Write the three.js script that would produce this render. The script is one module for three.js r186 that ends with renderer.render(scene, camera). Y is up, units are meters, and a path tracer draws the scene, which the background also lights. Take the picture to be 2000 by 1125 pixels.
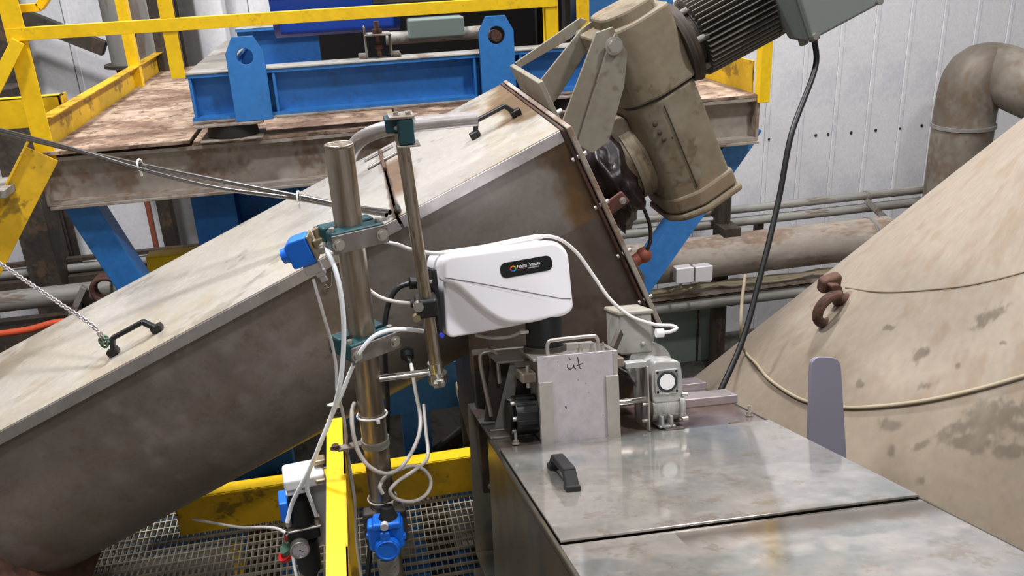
import * as THREE from 'three';
import { RoundedBoxGeometry } from 'three/addons/geometries/RoundedBoxGeometry.js';
import { RectAreaLightUniformsLib } from 'three/addons/lights/RectAreaLightUniformsLib.js';
import { mergeGeometries, mergeVertices, toCreasedNormals } from 'three/addons/utils/BufferGeometryUtils.js';

// ---------------------------------------------------------------- camera, lamps, exposure
const scene = new THREE.Scene();
scene.background = new THREE.Color(0x05060a);
const V = (x, y, z) => new THREE.Vector3(x, y, z);
const D2R = Math.PI / 180;
const FOCAL = 1700, EYE = V(0, 2.0, 0);
const camera = new THREE.PerspectiveCamera(2 * Math.atan(562.5 / FOCAL) / D2R, 2000 / 1125, 0.05, 60);
const yaw = 10 * D2R, pitch = 21.5 * D2R, roll = 3 * D2R;
const fwd = V(Math.sin(yaw) * Math.cos(pitch), -Math.sin(pitch), -Math.cos(yaw) * Math.cos(pitch));
const r0 = fwd.clone().cross(V(0, 1, 0)).normalize(), u0 = r0.clone().cross(fwd);
const rgt = r0.clone().multiplyScalar(Math.cos(roll)).addScaledVector(u0, -Math.sin(roll));
const upv = u0.clone().multiplyScalar(Math.cos(roll)).addScaledVector(r0, Math.sin(roll));
camera.position.copy(EYE);
camera.quaternion.setFromRotationMatrix(new THREE.Matrix4().makeBasis(rgt, upv, fwd.clone().negate()));
scene.add(camera);

const renderer = new THREE.WebGLRenderer({ antialias: true });
renderer.toneMapping = THREE.LinearToneMapping;
renderer.toneMappingExposure = 1.7;
renderer.shadowMap.enabled = true;
RectAreaLightUniformsLib.init();
// high-bay lamps of the hall, hung above the frame: [x, z, width, depth, intensity]
const LAMPS = [
  [-1.3, -3.9, 0.5, 0.5, 215],
  [2.9, -4.6, 0.5, 0.5, 230],
  [-1.0, -1.7, 0.5, 0.5, 110],
  [2.6, -0.4, 0.5, 0.5, 150],
  [0.0, 3.4, 0.5, 0.5, 65],
];
const LAMP_Y = 5.6, LAMP_COLOR = 0xfbfaff;

// ---------------------------------------------------------------- reading the photograph's geometry
const rayOf = (px, py) => fwd.clone().addScaledVector(rgt, (px - 1000) / FOCAL).addScaledVector(upv, -(py - 562.5) / FOCAL);
const pd = (px, py, d) => EYE.clone().addScaledVector(rayOf(px, py), d);
const pp = (px, py, p0, n) => { const r = rayOf(px, py); return EYE.clone().addScaledVector(r, p0.clone().sub(EYE).dot(n) / r.dot(n)); };
const pz = (px, py, z) => pp(px, py, V(0, 0, z), V(0, 0, 1));
const py_ = (px, py, y) => pp(px, py, V(0, y, 0), V(0, 1, 0));

// ---------------------------------------------------------------- noise and textures
function mulberry(a) { return () => { a |= 0; a = a + 0x6D2B79F5 | 0; let t = Math.imul(a ^ a >>> 15, 1 | a); t = t + Math.imul(t ^ t >>> 7, 61 | t) ^ t; return ((t ^ t >>> 14) >>> 0) / 4294967296; }; }
const rnd = mulberry(77);
const HT = new Float32Array(65536); { const h = mulberry(5); for (let i = 0; i < 65536; i++) HT[i] = h(); }
const hash = (x, y, s) => HT[(x * 73 + y * 4177 + s * 9973) & 65535];
function vnoise(x, y, px, py, s) {
  const xi = Math.floor(x), yi = Math.floor(y); let fx = x - xi, fy = y - yi;
  fx = fx * fx * (3 - 2 * fx); fy = fy * fy * (3 - 2 * fy);
  const x0 = ((xi % px) + px) % px, x1 = (x0 + 1) % px, y0 = ((yi % py) + py) % py, y1 = (y0 + 1) % py;
  const a = hash(x0, y0, s), b = hash(x1, y0, s), c = hash(x0, y1, s), d = hash(x1, y1, s);
  return a + (b - a) * fx + (c - a) * fy + (a - b - c + d) * fx * fy;
}
function fbm(u, v, p, oct, s, sx = 1, sy = 1) {
  let t = 0, a = 0.5, n = 0, qx = Math.max(1, Math.round(p * sx)), qy = Math.max(1, Math.round(p * sy));
  for (let o = 0; o < oct; o++) { t += a * vnoise(u * qx, v * qy, qx, qy, s + o * 13); n += a; a *= 0.5; qx *= 2; qy *= 2; }
  return t / n;
}
const ss = (lo, hi, x) => { const t = Math.min(1, Math.max(0, (x - lo) / (hi - lo))); return t * t * (3 - 2 * t); };
const hex = (h) => [(h >> 16) & 255, (h >> 8) & 255, h & 255];
let texSeed = 1;
// a tileable picture of one material: base colour plus noise layers {c colour, p cells, o octaves, lo, hi, a amount, sx, sy}
function dirtTex(base, layers, size = 512, fn) {
  const b = hex(base), data = new Uint8Array(size * size * 4); const s0 = (texSeed++) * 101;
  for (let j = 0; j < size; j++) for (let i = 0; i < size; i++) {
    const u = i / size, v = j / size; let r = b[0], g = b[1], bb = b[2];
    layers.forEach((L, k) => {
      const n = fbm(u, v, L.p, L.o || 4, s0 + k * 37, L.sx || 1, L.sy || 1);
      const m = ss(L.lo, L.hi, n + 0.35 * (fbm(u, v, L.p * 7, 2, s0 + k * 37 + 7) - 0.5)) * (L.a ?? 1) * Math.min(1, 0.25 + 1.4 * fbm(u, v, L.p * 4, 3, s0 + k * 37 + 5)); const c = L.cc || (L.cc = hex(L.c));
      r += (c[0] - r) * m; g += (c[1] - g) * m; bb += (c[2] - bb) * m;
    });
    const gr = 0.96 + 0.08 * fbm(u, v, 64, 2, s0 + 3); r *= gr; g *= gr; bb *= gr;
    const o = (j * size + i) * 4;
    if (fn) { const q = fn(u, v, r, g, bb, s0); r = q[0]; g = q[1]; bb = q[2]; }
    data[o] = r; data[o + 1] = g; data[o + 2] = bb; data[o + 3] = 255;
  }
  const t = new THREE.DataTexture(data, size, size); t.colorSpace = THREE.SRGBColorSpace; return finish(t);
}
function greyTex(fn, size = 256) {
  const data = new Uint8Array(size * size * 4); const s0 = (texSeed++) * 101;
  for (let j = 0; j < size; j++) for (let i = 0; i < size; i++) { const q = 255 * Math.min(1, Math.max(0, fn(i / size, j / size, s0))); const o = (j * size + i) * 4; data[o] = data[o + 1] = data[o + 2] = q; data[o + 3] = 255; }
  return finish(new THREE.DataTexture(data, size, size));
}
function finish(t) { t.wrapS = t.wrapT = THREE.RepeatWrapping; t.magFilter = THREE.LinearFilter; t.minFilter = THREE.LinearMipmapLinearFilter; t.generateMipmaps = true; t.needsUpdate = true; return t; }
const mat = (o) => new THREE.MeshStandardMaterial({ side: THREE.DoubleSide, ...o });
const plain = (c, roughness = 0.6, metalness = 0, extra = {}) => mat({ color: c, roughness, metalness, ...extra });

const roughBlotch = greyTex((u, v, s) => 0.55 + 0.45 * (fbm(u, v, 4, 5, s) - 0.2));
const fineBump = greyTex((u, v, s) => fbm(u, v, 40, 3, s));
const M = {
  yellow: mat({ map: dirtTex(0xf3c70d, [{ c: 0xdfb00a, p: 5, lo: 0.45, hi: 0.75, a: 0.5 }, { c: 0x9a7420, p: 22, o: 4, lo: 0.68, hi: 0.84, a: 0.35 }], 256), roughness: 0.45 }),
  yellowDirtyShade: mat({ map: dirtTex(0xdcae10, [{ c: 0xae8a1c, p: 4, o: 5, lo: 0.42, hi: 0.66, a: 0.5 }, { c: 0x5a4620, p: 14, o: 5, lo: 0.58, hi: 0.74, a: 0.55 }], 256), roughness: 0.6 }),  // dirty yellow; darker base also stands in for shade on the toe board
  blue: mat({ map: dirtTex(0x3079bf, [{ c: 0x2a6cad, p: 5, lo: 0.4, hi: 0.7, a: 0.7 }, { c: 0x2d5a86, p: 16, o: 5, lo: 0.6, hi: 0.8, a: 0.4 }], 256), roughness: 0.5 }),
  blueDeep: plain(0x1148b4, 0.4),
  bluePlastic: plain(0x1b72e2, 0.35),
  steelDirty: mat({ map: dirtTex(0xa0968a, [{ c: 0x80766a, p: 4, o: 5, lo: 0.36, hi: 0.7, a: 0.7 }, { c: 0x6a4c36, p: 7, o: 5, lo: 0.54, hi: 0.76, a: 0.55 }, { c: 0xa59a8a, p: 7, o: 4, lo: 0.6, hi: 0.75, a: 0.6 }], 512), roughness: 0.75 }),
  steelGrey: mat({ map: dirtTex(0x8f8d86, [{ c: 0x6f6a60, p: 4, o: 5, lo: 0.45, hi: 0.7, a: 0.7 }, { c: 0x5d4a38, p: 9, o: 5, lo: 0.63, hi: 0.74, a: 0.6 }], 256), roughness: 0.6, metalness: 0.2 }),
  darkSteel: mat({ map: dirtTex(0x4a4138, [{ c: 0x2d2822, p: 5, o: 5, lo: 0.4, hi: 0.7, a: 0.8 }, { c: 0x6a5038, p: 8, o: 5, lo: 0.6, hi: 0.72, a: 0.6 }], 256), roughness: 0.65, metalness: 0.2 }),
  rustDeck: mat({ map: dirtTex(0xa8937e, [{ c: 0x7a6250, p: 3, o: 6, lo: 0.4, hi: 0.62, a: 0.9 }, { c: 0x5a4232, p: 6, o: 6, lo: 0.48, hi: 0.76, a: 0.7 }, { c: 0xb8a284, p: 5, o: 5, lo: 0.6, hi: 0.72, a: 0.7 }, { c: 0x3a2a20, p: 30, o: 3, lo: 0.62, hi: 0.75, a: 0.6 }], 512), roughness: 0.9, bumpMap: fineBump, bumpScale: 0.003 }),
  wallWhite: mat({ map: dirtTex(0xd3d2d2, [{ c: 0xc2c4c6, p: 3, o: 4, lo: 0.4, hi: 0.7, a: 0.6 }, { c: 0xc9c0b8, p: 2, o: 5, lo: 0.55, hi: 0.75, a: 0.5, sy: 0.5 }], 256), roughness: 0.5 }),
  hall: plain(0xb4b3b0, 0.9),
  concrete: mat({ map: dirtTex(0x5a564e, [{ c: 0x3a3630, p: 4, o: 5, lo: 0.4, hi: 0.7, a: 0.8 }], 256), roughness: 0.95 }),
  galv: mat({ map: dirtTex(0xbdb7b4, [{ c: 0xa09a98, p: 8, o: 4, lo: 0.45, hi: 0.7, a: 0.5 }], 256), roughness: 0.38, metalness: 0.75 }),
  inox: mat({ map: dirtTex(0xb4aea6, [{ c: 0x9a928a, p: 6, o: 4, lo: 0.45, hi: 0.7, a: 0.5 }], 256), roughness: 0.36, metalness: 0.6 }),
  inoxPipe: mat({ map: dirtTex(0xa79b8c, [{ c: 0x80705c, p: 3, o: 5, lo: 0.45, hi: 0.66, a: 0.7, sx: 3 }, { c: 0x6a5236, p: 5, o: 5, lo: 0.6, hi: 0.72, a: 0.5 }], 256), roughness: 0.33, metalness: 0.85 }),
  clampPlate: mat({ map: dirtTex(0x8f8884, [{ c: 0x746c66, p: 6, o: 4, lo: 0.4, hi: 0.7, a: 0.5 }], 256), roughness: 0.35, metalness: 0.6 }), tubeSteel: plain(0x8d8985, 0.22, 0.95),
  chrome: plain(0xd8d4cc, 0.2, 1),
  black: plain(0x101010, 0.45), blackMatt: plain(0x191817, 0.8), rubber: plain(0x16120e, 0.7),
  teal: plain(0x0f4146, 0.45),
  whitePaint: plain(0xf0edf0, 0.3), whitePlastic: plain(0xe8e6e4, 0.45), greyPlastic: plain(0xb9b6b4, 0.5),
  tubeWhite: plain(0xf3f7f9, 0.3), tubeGrey: plain(0xb5afa6, 0.5), cableGrey: plain(0xcfcbc6, 0.5), cableBeige: plain(0xc9bd9e, 0.6),
  brass: plain(0xa5967c, 0.35, 0.7), copper: plain(0x8a4a3a, 0.6, 0.3), bolt: plain(0xb9b4aa, 0.35, 0.8),
  red: plain(0xb01c1c, 0.45), green: plain(0x3f5f4c, 0.5), orange: plain(0xd0542a, 0.6), lilac: plain(0x86838f, 0.55, 0.3),
  rust: mat({ map: dirtTex(0x5a3e30, [{ c: 0x38261c, p: 6, o: 5, lo: 0.4, hi: 0.7, a: 0.8 }, { c: 0x7c5844, p: 8, o: 5, lo: 0.6, hi: 0.75, a: 0.6 }], 256), roughness: 0.85, bumpMap: fineBump, bumpScale: 0.002 }),
};

// ---------------------------------------------------------------- geometry helpers
function uvBox(g, s = 1) {      // texture coordinates in metres, from the side each corner faces
  const p = g.attributes.position, n = g.attributes.normal, uv = new Float32Array(p.count * 2);
  for (let i = 0; i < p.count; i++) {
    const ax = Math.abs(n.getX(i)), ay = Math.abs(n.getY(i)), az = Math.abs(n.getZ(i)); let a, b;
    if (az >= ax && az >= ay) { a = p.getX(i); b = p.getY(i); } else if (ay >= ax) { a = p.getX(i); b = p.getZ(i); } else { a = p.getZ(i); b = p.getY(i); }
    uv[2 * i] = a / s; uv[2 * i + 1] = b / s;
  }
  g.setAttribute('uv', new THREE.BufferAttribute(uv, 2)); return g;
}
const clean = (g) => { const o = g.index ? g.toNonIndexed() : g; for (const k of Object.keys(o.attributes)) if (!['position', 'normal', 'uv'].includes(k)) o.deleteAttribute(k); return o; };
const merge = (...gs) => mergeGeometries(gs.flat().map(clean));
const rbox = (w, h, d, r = 0.003, seg = 1) => uvBox(new RoundedBoxGeometry(w, h, d, seg, Math.min(r, w / 2.01, h / 2.01, d / 2.01)));
const box = (w, h, d, x = 0, y = 0, z = 0) => uvBox(new THREE.BoxGeometry(w, h, d)).translate(x, y, z);
const rb = (w, h, d, x, y, z, r = 0.003) => rbox(w, h, d, r).translate(x, y, z);
// box given by its two corners
const b2 = (x0, x1, y0, y1, z0, z1, r = 0.003) => rbox(Math.abs(x1 - x0), Math.abs(y1 - y0), Math.abs(z1 - z0), r).translate((x0 + x1) / 2, (y0 + y1) / 2, (z0 + z1) / 2);
const cyl = (r1, r2, h, n = 24) => new THREE.CylinderGeometry(r1, r2, h, n);
function basisTo(dir, upHint = V(0, 1, 0)) {        // matrix whose z axis is dir
  const z = dir.clone().normalize(); let x = upHint.clone().cross(z); if (x.lengthSq() < 1e-6) x = V(1, 0, 0).cross(z); x.normalize();
  return new THREE.Matrix4().makeBasis(x, z.clone().cross(x), z);
}
function rod(a, b, r, n = 20, r2 = r) {             // cylinder between two points
  const d = b.clone().sub(a), L = d.length(), m = basisTo(d); const c = a.clone().add(b).multiplyScalar(0.5);
  const g = new THREE.CylinderGeometry(r2, r, L, n); g.rotateX(Math.PI / 2); g.applyMatrix4(m); return g.translate(c.x, c.y, c.z);
}
function bar(a, b, w, h, up = V(0, 1, 0), r = 0.002) {  // rectangular bar between two points, h measured along up
  const d = b.clone().sub(a), L = d.length(), m = basisTo(d, up), c = a.clone().add(b).multiplyScalar(0.5);
  const g = rbox(w, h, L, r); g.applyMatrix4(m); return g.translate(c.x, c.y, c.z);
}
const hose = (pts, r, seg = 60, rs = 10, tension = 0.5) => new THREE.TubeGeometry(new THREE.CatmullRomCurve3(pts, false, 'centripetal', tension), seg, r, rs, false);
function sweep(profile, a, b, up = V(0, 1, 0)) {    // 2-D outline [x, y] carried from a to b
  const d = b.clone().sub(a), L = d.length(); const s = new THREE.Shape(profile.map((q) => new THREE.Vector2(q[0], q[1])));
  const g = new THREE.ExtrudeGeometry(s, { depth: L, bevelEnabled: false, curveSegments: 8 });
  const gg = uvBox(g); gg.applyMatrix4(basisTo(d, up)); return gg.translate(a.x, a.y, a.z);
}
const iProf = (w, h, tf, tw) => [[-w / 2, -h / 2], [w / 2, -h / 2], [w / 2, -h / 2 + tf], [tw / 2, -h / 2 + tf], [tw / 2, h / 2 - tf], [w / 2, h / 2 - tf], [w / 2, h / 2], [-w / 2, h / 2], [-w / 2, h / 2 - tf], [-tw / 2, h / 2 - tf], [-tw / 2, -h / 2 + tf], [-w / 2, -h / 2 + tf]];
const cProf = (w, h, t, dir = 1) => [[0, -h / 2], [w * dir, -h / 2], [w * dir, -h / 2 + t], [t * dir, -h / 2 + t], [t * dir, h / 2 - t], [w * dir, h / 2 - t], [w * dir, h / 2], [0, h / 2]];
const lProf = (w, h, t, sx = 1, sy = 1) => [[0, 0], [w * sx, 0], [w * sx, t * sy], [t * sx, t * sy], [t * sx, h * sy], [0, h * sy]];
// extruded outline with small bevels; holes as [x, y, r]
function plate(outline, depth, bevel = 0.0015, holes = [], curve = false, segs = 2) {
  const s = curve ? outline : new THREE.Shape(outline.map((q) => new THREE.Vector2(q[0], q[1])));
  for (const [x, y, r] of holes) { const h = new THREE.Path(); h.absarc(x, y, r, 0, Math.PI * 2, true); s.holes.push(h); }
  const g = new THREE.ExtrudeGeometry(s, { depth: Math.max(1e-4, depth - 2 * bevel), bevelEnabled: bevel > 0, bevelThickness: bevel, bevelSize: bevel, bevelSegments: segs, bevelOffset: -bevel, curveSegments: 16 });
  return uvBox(g.translate(0, 0, bevel));
}
function roundShape(pts, r) {                        // closed outline with rounded corners, r one number or one for each corner
  const s = new THREE.Shape(), n = pts.length, P = pts.map((q) => new THREE.Vector2(q[0], q[1]));
  for (let i = 0; i < n; i++) {
    const a = P[(i + n - 1) % n], b = P[i], c = P[(i + 1) % n], R = Array.isArray(r) ? r[i] : r;
    const d1 = a.clone().sub(b), d2 = c.clone().sub(b), l = Math.min(R, d1.length() * 0.49, d2.length() * 0.49);
    const p1 = b.clone().add(d1.setLength(l)), p2 = b.clone().add(d2.setLength(l));
    if (i === 0) s.moveTo(p1.x, p1.y); else s.lineTo(p1.x, p1.y);
    s.quadraticCurveTo(b.x, b.y, p2.x, p2.y);
  }
  s.closePath(); return s;
}
const hexBolt = (r = 0.008, h = 0.006) => merge(new THREE.CylinderGeometry(r, r, h, 6).rotateX(Math.PI / 2).translate(0, 0, h / 2), new THREE.CylinderGeometry(r * 1.35, r * 1.35, h * 0.25, 16).rotateX(Math.PI / 2));

// ---------------------------------------------------------------- things and parts
const taken = {};
const numbered = (n) => { if (taken[n] === undefined) { taken[n] = 0; return n; } taken[n]++; return n + '_' + String(taken[n]).padStart(3, '0'); };
const things = [];
function thing(name, label, category, group, frame) {
  const o = new THREE.Group(); o.name = numbered(name); o.userData = { label, category }; if (group) o.userData.group = group;
  if (frame) { o.position.copy(frame.o); o.quaternion.setFromRotationMatrix(new THREE.Matrix4().makeBasis(frame.x, frame.y, frame.z)); } else things.push(o);
  scene.add(o); return o;
}
function struct(name) { const o = new THREE.Group(); o.name = numbered(name); o.userData = { kind: 'structure' }; scene.add(o); return o; }
function part(parent, name, geo, material, label, pos, rot) {
  const m = new THREE.Mesh(geo, material); m.name = name; if (label) m.userData.label = label;
  if (pos) m.position.set(...pos); if (rot) m.rotation.set(...rot);
  parent.add(m); return m;
}
function solo(name, label, category, geo, material, group) {   // a thing that is one mesh
  geo.computeBoundingBox(); const b = geo.boundingBox, c = V((b.min.x + b.max.x) / 2, b.min.y, (b.min.z + b.max.z) / 2);
  geo.translate(-c.x, -c.y, -c.z); const m = new THREE.Mesh(geo, material); m.position.copy(c); m.name = numbered(name);
  m.userData = { label, category }; if (group) m.userData.group = group; scene.add(m); return m;
}
function rebase() {            // put each group's origin at the base of its thing
  for (const g of things) {
    g.updateMatrixWorld(true); const bb = new THREE.Box3().setFromObject(g); const c = V((bb.min.x + bb.max.x) / 2, bb.min.y, (bb.min.z + bb.max.z) / 2);
    const d = c.clone().sub(g.position); g.position.copy(c); for (const k of g.children) k.position.sub(d);
  }
}

// ================================================================ the hall
{
  const fl = struct('floor'); part(fl, 'floor_slab', b2(-6, 8, -1.75, -1.6, -7.6, 5, 0.001), M.concrete);
  const ce = struct('ceiling'); part(ce, 'ceiling_sheet', b2(-6, 8, 6.4, 6.5, -7.6, 5, 0.001), M.hall);
  const wl = struct('wall_left'); part(wl, 'wall_sheet', b2(-6.1, -6, -1.6, 6.4, -7.6, 5, 0.001), M.hall);
  const wr = struct('wall_right'); part(wr, 'wall_sheet', b2(8, 8.1, -1.6, 6.4, -7.6, 5, 0.001), M.hall);
  const wf = struct('wall_front'); part(wf, 'wall_sheet', b2(-6, 8, -1.6, 6.4, 5, 5.1, 0.001), M.hall);
  const wb = struct('wall_back'); const ZW = -7.2;
  part(wb, 'backing_sheet', b2(-6, 8, -1.6, 6.4, ZW - 0.2, ZW - 0.06, 0.001), M.hall);
  const W = 0.33, prof = [[0, -0.05], [0, 0], [0.006, 0.007], [0.036, 0.007], [0.042, 0], [W - 0.004, 0], [W - 0.004, -0.05]];
  const g = new THREE.ExtrudeGeometry(new THREE.Shape(prof.map((q) => new THREE.Vector2(...q))), { depth: 8, bevelEnabled: false });
  g.rotateX(-Math.PI / 2);   // profile (x, y) -> world (x, z), depth -> up
  g.scale(1, 1, -1); const idx = g.index; if (!idx) { const p = g.attributes.position.array; for (let i = 0; i < p.length; i += 9) for (let k = 0; k < 3; k++) { const t = p[i + 3 + k]; p[i + 3 + k] = p[i + 6 + k]; p[i + 6 + k] = t; } } g.computeVertexNormals(); uvBox(g);
  for (let k = 0; k < 42; k++) part(wb, 'wall_panel', g, M.wallWhite, null, [-5.93 + k * W, -1.6, ZW]);
  const sg = new THREE.SphereGeometry(0.014, 8, 6).scale(1, 1, 0.5);
  for (const [x, y] of [[1501, 272], [1593, 264], [1617, 262], [1662, 259], [1710, 254], [1757, 251], [1800, 245]]) { const p = pz(x, y, ZW); part(wb, 'screw', sg, M.blackMatt, null, [p.x, p.y, ZW + 0.004]); }
}
// lamps
LAMPS.forEach(([x, z, w, d, I], i) => {
  const names = ['square high-bay lamp hung above the left end of the platform', 'square high-bay lamp hung above the right end of the platform', 'square high-bay lamp hung above the lower end of the conveyor', 'square high-bay lamp hung above the steel chute', 'square high-bay lamp hung behind the place of the viewer'];
  const t = thing('high_bay_lamp', names[i], 'lamp');
  part(t, 'housing', b2(x - w / 2 - 0.03, x + w / 2 + 0.03, LAMP_Y + 0.012, LAMP_Y + 0.16, z - d / 2 - 0.03, z + d / 2 + 0.03, 0.01), M.greyPlastic);
  part(t, 'diffuser', b2(x - w / 2, x + w / 2, LAMP_Y, LAMP_Y + 0.014, z - d / 2, z + d / 2, 0.002), mat({ color: 0xffffff, emissive: LAMP_COLOR, emissiveIntensity: 3 }));
  part(t, 'suspension', rod(V(x, LAMP_Y + 0.16, z), V(x, 6.4, z), 0.008, 8), M.steelGrey);
  const L = new THREE.RectAreaLight(LAMP_COLOR, I, w, d); L.position.set(x, LAMP_Y - 0.02, z); L.lookAt(x, 0, z); L.castShadow = true; scene.add(L);
});

// ================================================================ upper platform with its blue machine base
const ZP = -3.6, DECK = 1.335;
{
  const beamY0 = 1.13, beamY1 = 1.32;
  const t = thing('platform_beam', 'dirty grey steel beam carrying the front edge of the upper platform', 'beam');
  part(t, 'girder', sweep(iProf(0.12, 0.19, 0.014, 0.01), V(-1.19, (beamY0 + beamY1) / 2, ZP - 0.06), V(1.79, (beamY0 + beamY1) / 2, ZP - 0.06)), M.steelDirty);
  part(t, 'end_plate', b2(1.775, 1.79, beamY0, beamY1, ZP - 0.12, ZP + 0.001), M.steelDirty);
  part(t, 'end_plate', b2(-1.2, -1.188, beamY0, beamY1, ZP - 0.12, ZP + 0.001), M.steelDirty);
  part(t, 'lower_plate', b2(-1.19, 1.79, beamY0 - 0.014, beamY0 - 0.001, ZP - 0.13, ZP + 0.012), M.steelDirty);
  // platform deck of separate plates
  const dk = thing('platform_deck', 'brown rusty floor plates of the upper platform behind the yellow rail', 'deck');
  const xs = [-1.17, -0.62, 0.2, 1.0, 1.79];
  for (let k = 0; k < 4; k++) part(dk, 'floor_plate', b2(xs[k] + 0.004, xs[k + 1] - 0.004, DECK - 0.014 + (k === 0 ? 0.012 : 0), DECK + (k === 0 ? 0.012 : 0), k === 0 ? ZP + 0.02 : ZP, -6.3, 0.002), M.rustDeck);
  // cross beams under the deck
  for (const [i, z] of [-4.6, -5.6, -6.25].entries()) solo('platform_joist', ['front', 'middle', 'rear'][i] + ' cross joist under the platform deck', 'beam', sweep(iProf(0.1, 0.17, 0.012, 0.01), V(-1.15, DECK - 0.105, z), V(1.77, DECK - 0.105, z)), M.steelDirty);

  // blue machine base on the deck
  const bf = thing('machine_base', 'blue welded steel base frame with lifting lugs on the upper platform', 'frame');
  const yb = 1.415, yt = 1.592, zf = ZP - 0.07;
  part(bf, 'front_beam', sweep(iProf(0.14, yt - yb, 0.012, 0.012), V(-0.6, (yb + yt) / 2, zf), V(1.25, (yb + yt) / 2, zf)), M.blue);
  part(bf, 'top_flange', b2(-0.6, 1.25, yt, yt + 0.006, zf - 0.07, zf + 0.075), M.steelGrey, 'bare grey top edge of the flange');
  part(bf, 'bottom_flange', b2(-0.6, 1.25, yb - 0.01, yb, zf - 0.07, zf + 0.085), M.steelDirty);
  part(bf, 'side_beam', sweep(iProf(0.14, yt - yb, 0.012, 0.012), V(-0.53, (yb + yt) / 2, zf - 0.07), V(-0.53, (yb + yt) / 2, -5.0)), M.blue);
  part(bf, 'top_flange', b2(-0.6, -0.46, yt, yt + 0.006, zf - 0.07, -5.0), M.steelGrey);
  part(bf, 'rear_beam', sweep(iProf(0.14, 0.24, 0.012, 0.012), V(-0.53, yb + 0.12, -5.0), V(1.25, yb + 0.12, -5.0)), M.blue);
  part(bf, 'rear_flange', b2(-0.53, 1.25, yb + 0.24, yb + 0.246, -5.07, -4.93), M.steelGrey);
  for (const x of [-0.585, -0.43, -0.27, 0.53, 0.72]) part(bf, 'stiffener', b2(x - 0.006, x + 0.006, yb, yt - 0.012, zf, zf + 0.068), M.blue);
  for (const [px, r] of [[-0.363, 0.031], [0.62, 0.035]]) {
    const x = px, top = x < 0 ? 1.725 : 1.74, bot = x < 0 ? 1.405 : 1.38, w = 0.071;
    part(bf, 'lifting_lug', plate([[x - w, bot], [x + w, bot], [x + w, top - 0.06], [x + w * 0.55, top], [x - w * 0.55, top], [x - w, top - 0.06]], 0.022, 0.002, [[x, top - 0.075, r]]).translate(0, 0, ZP + 0.008), M.blue);
  }
  part(bf, 'lug_pin', rod(V(0.62, 1.662, ZP - 0.03), V(0.62, 1.662, ZP + 0.034), 0.022, 12), M.rust, 'rusty pin in the right lug');
  // rubber mounts below the base
  for (const [i, x] of [-0.46, 0.95].entries()) {
    const m = thing('rubber_mount', ['flat black rubber mount under the left corner of the blue base', 'flat black rubber mount under the right end of the blue base'][i], 'mount');
    part(m, 'top_plate', rb(0.26, 0.01, 0.2, x, yb - 0.016, zf + 0.02), M.steelDirty);
    part(m, 'rubber_disc', cyl(0.095, 0.1, 0.05, 32).translate(x, yb - 0.046, zf + 0.02), M.rubber);
    part(m, 'base_plate', rb(0.24, 0.008, 0.2, x, DECK + 0.005, zf + 0.02), M.steelDirty);
  }
  // machine standing on the base
  const ma = thing('screening_machine', 'dark screening machine with a blue drive housing on the blue base', 'machine');
  part(ma, 'back_panel', b2(-0.1, 1.1, yb + 0.03, 2.3, -4.62, -4.58, 0.005), M.blackMatt);
  part(ma, 'side_panel', b2(1.0, 1.03, yb + 0.03, 2.3, -4.58, -3.95, 0.005), M.blackMatt);
  const dh = part(ma, 'drive_housing', merge(cyl(0.2, 0.2, 0.55, 40).rotateZ(Math.PI / 2).translate(0.0, 1.86, -4.2), rb(0.5, 0.2, 0.34, 0, 1.78, -4.2, 0.02)), M.blueDeep, 'glossy deep blue housing');
  part(dh, 'cooling_rib', b2(-0.3, 0.3, 1.85, 1.865, -4.42, -3.98), M.blueDeep);
  part(ma, 'cover_plate', b2(0.16, 1.0, 1.79, 1.81, -4.5, -4.0), M.darkSteel);
  part(ma, 'bearing_housing', rb(0.245, 0.085, 0.12, 0.42, 1.68, -3.98, 0.01), plain(0x6d7a74, 0.6));
  part(ma, 'shaft', rod(V(0.2, 1.645, -3.98), V(0.66, 1.645, -3.98), 0.028), M.steelGrey);
  const br = part(ma, 'clamp_bracket', merge(b2(0.1, 0.107, 1.598, 1.72, -3.78, -3.68), b2(0.2, 0.207, 1.598, 1.69, -3.78, -3.68), b2(0.1, 0.207, 1.685, 1.692, -3.78, -3.66)), M.steelGrey);
  part(br, 'stud', merge(rod(V(0.153, 1.6, -3.7), V(0.153, 1.74, -3.7), 0.011, 12), cyl(0.022, 0.022, 0.016, 6).translate(0.153, 1.702, -3.7), cyl(0.022, 0.022, 0.016, 6).translate(0.153, 1.64, -3.7)), M.rust);
  part(br, 'foot', b2(0.07, 0.1, 1.598, 1.612, -3.78, -3.67), M.steelGrey); part(br, 'foot', b2(0.207, 0.24, 1.598, 1.612, -3.78, -3.67), M.steelGrey);
  const um = thing('blue_casing', 'blue casing visible between the two yellow posts at the top', 'casing');
  part(um, 'casing_body', rb(0.5, 0.55, 0.5, 1.42, 1.62, -4.6, 0.02), M.blue);
  part(um, 'lid', rb(0.54, 0.02, 0.54, 1.42, 1.905, -4.6, 0.005), M.blue);
}
let chainEnd;
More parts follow.
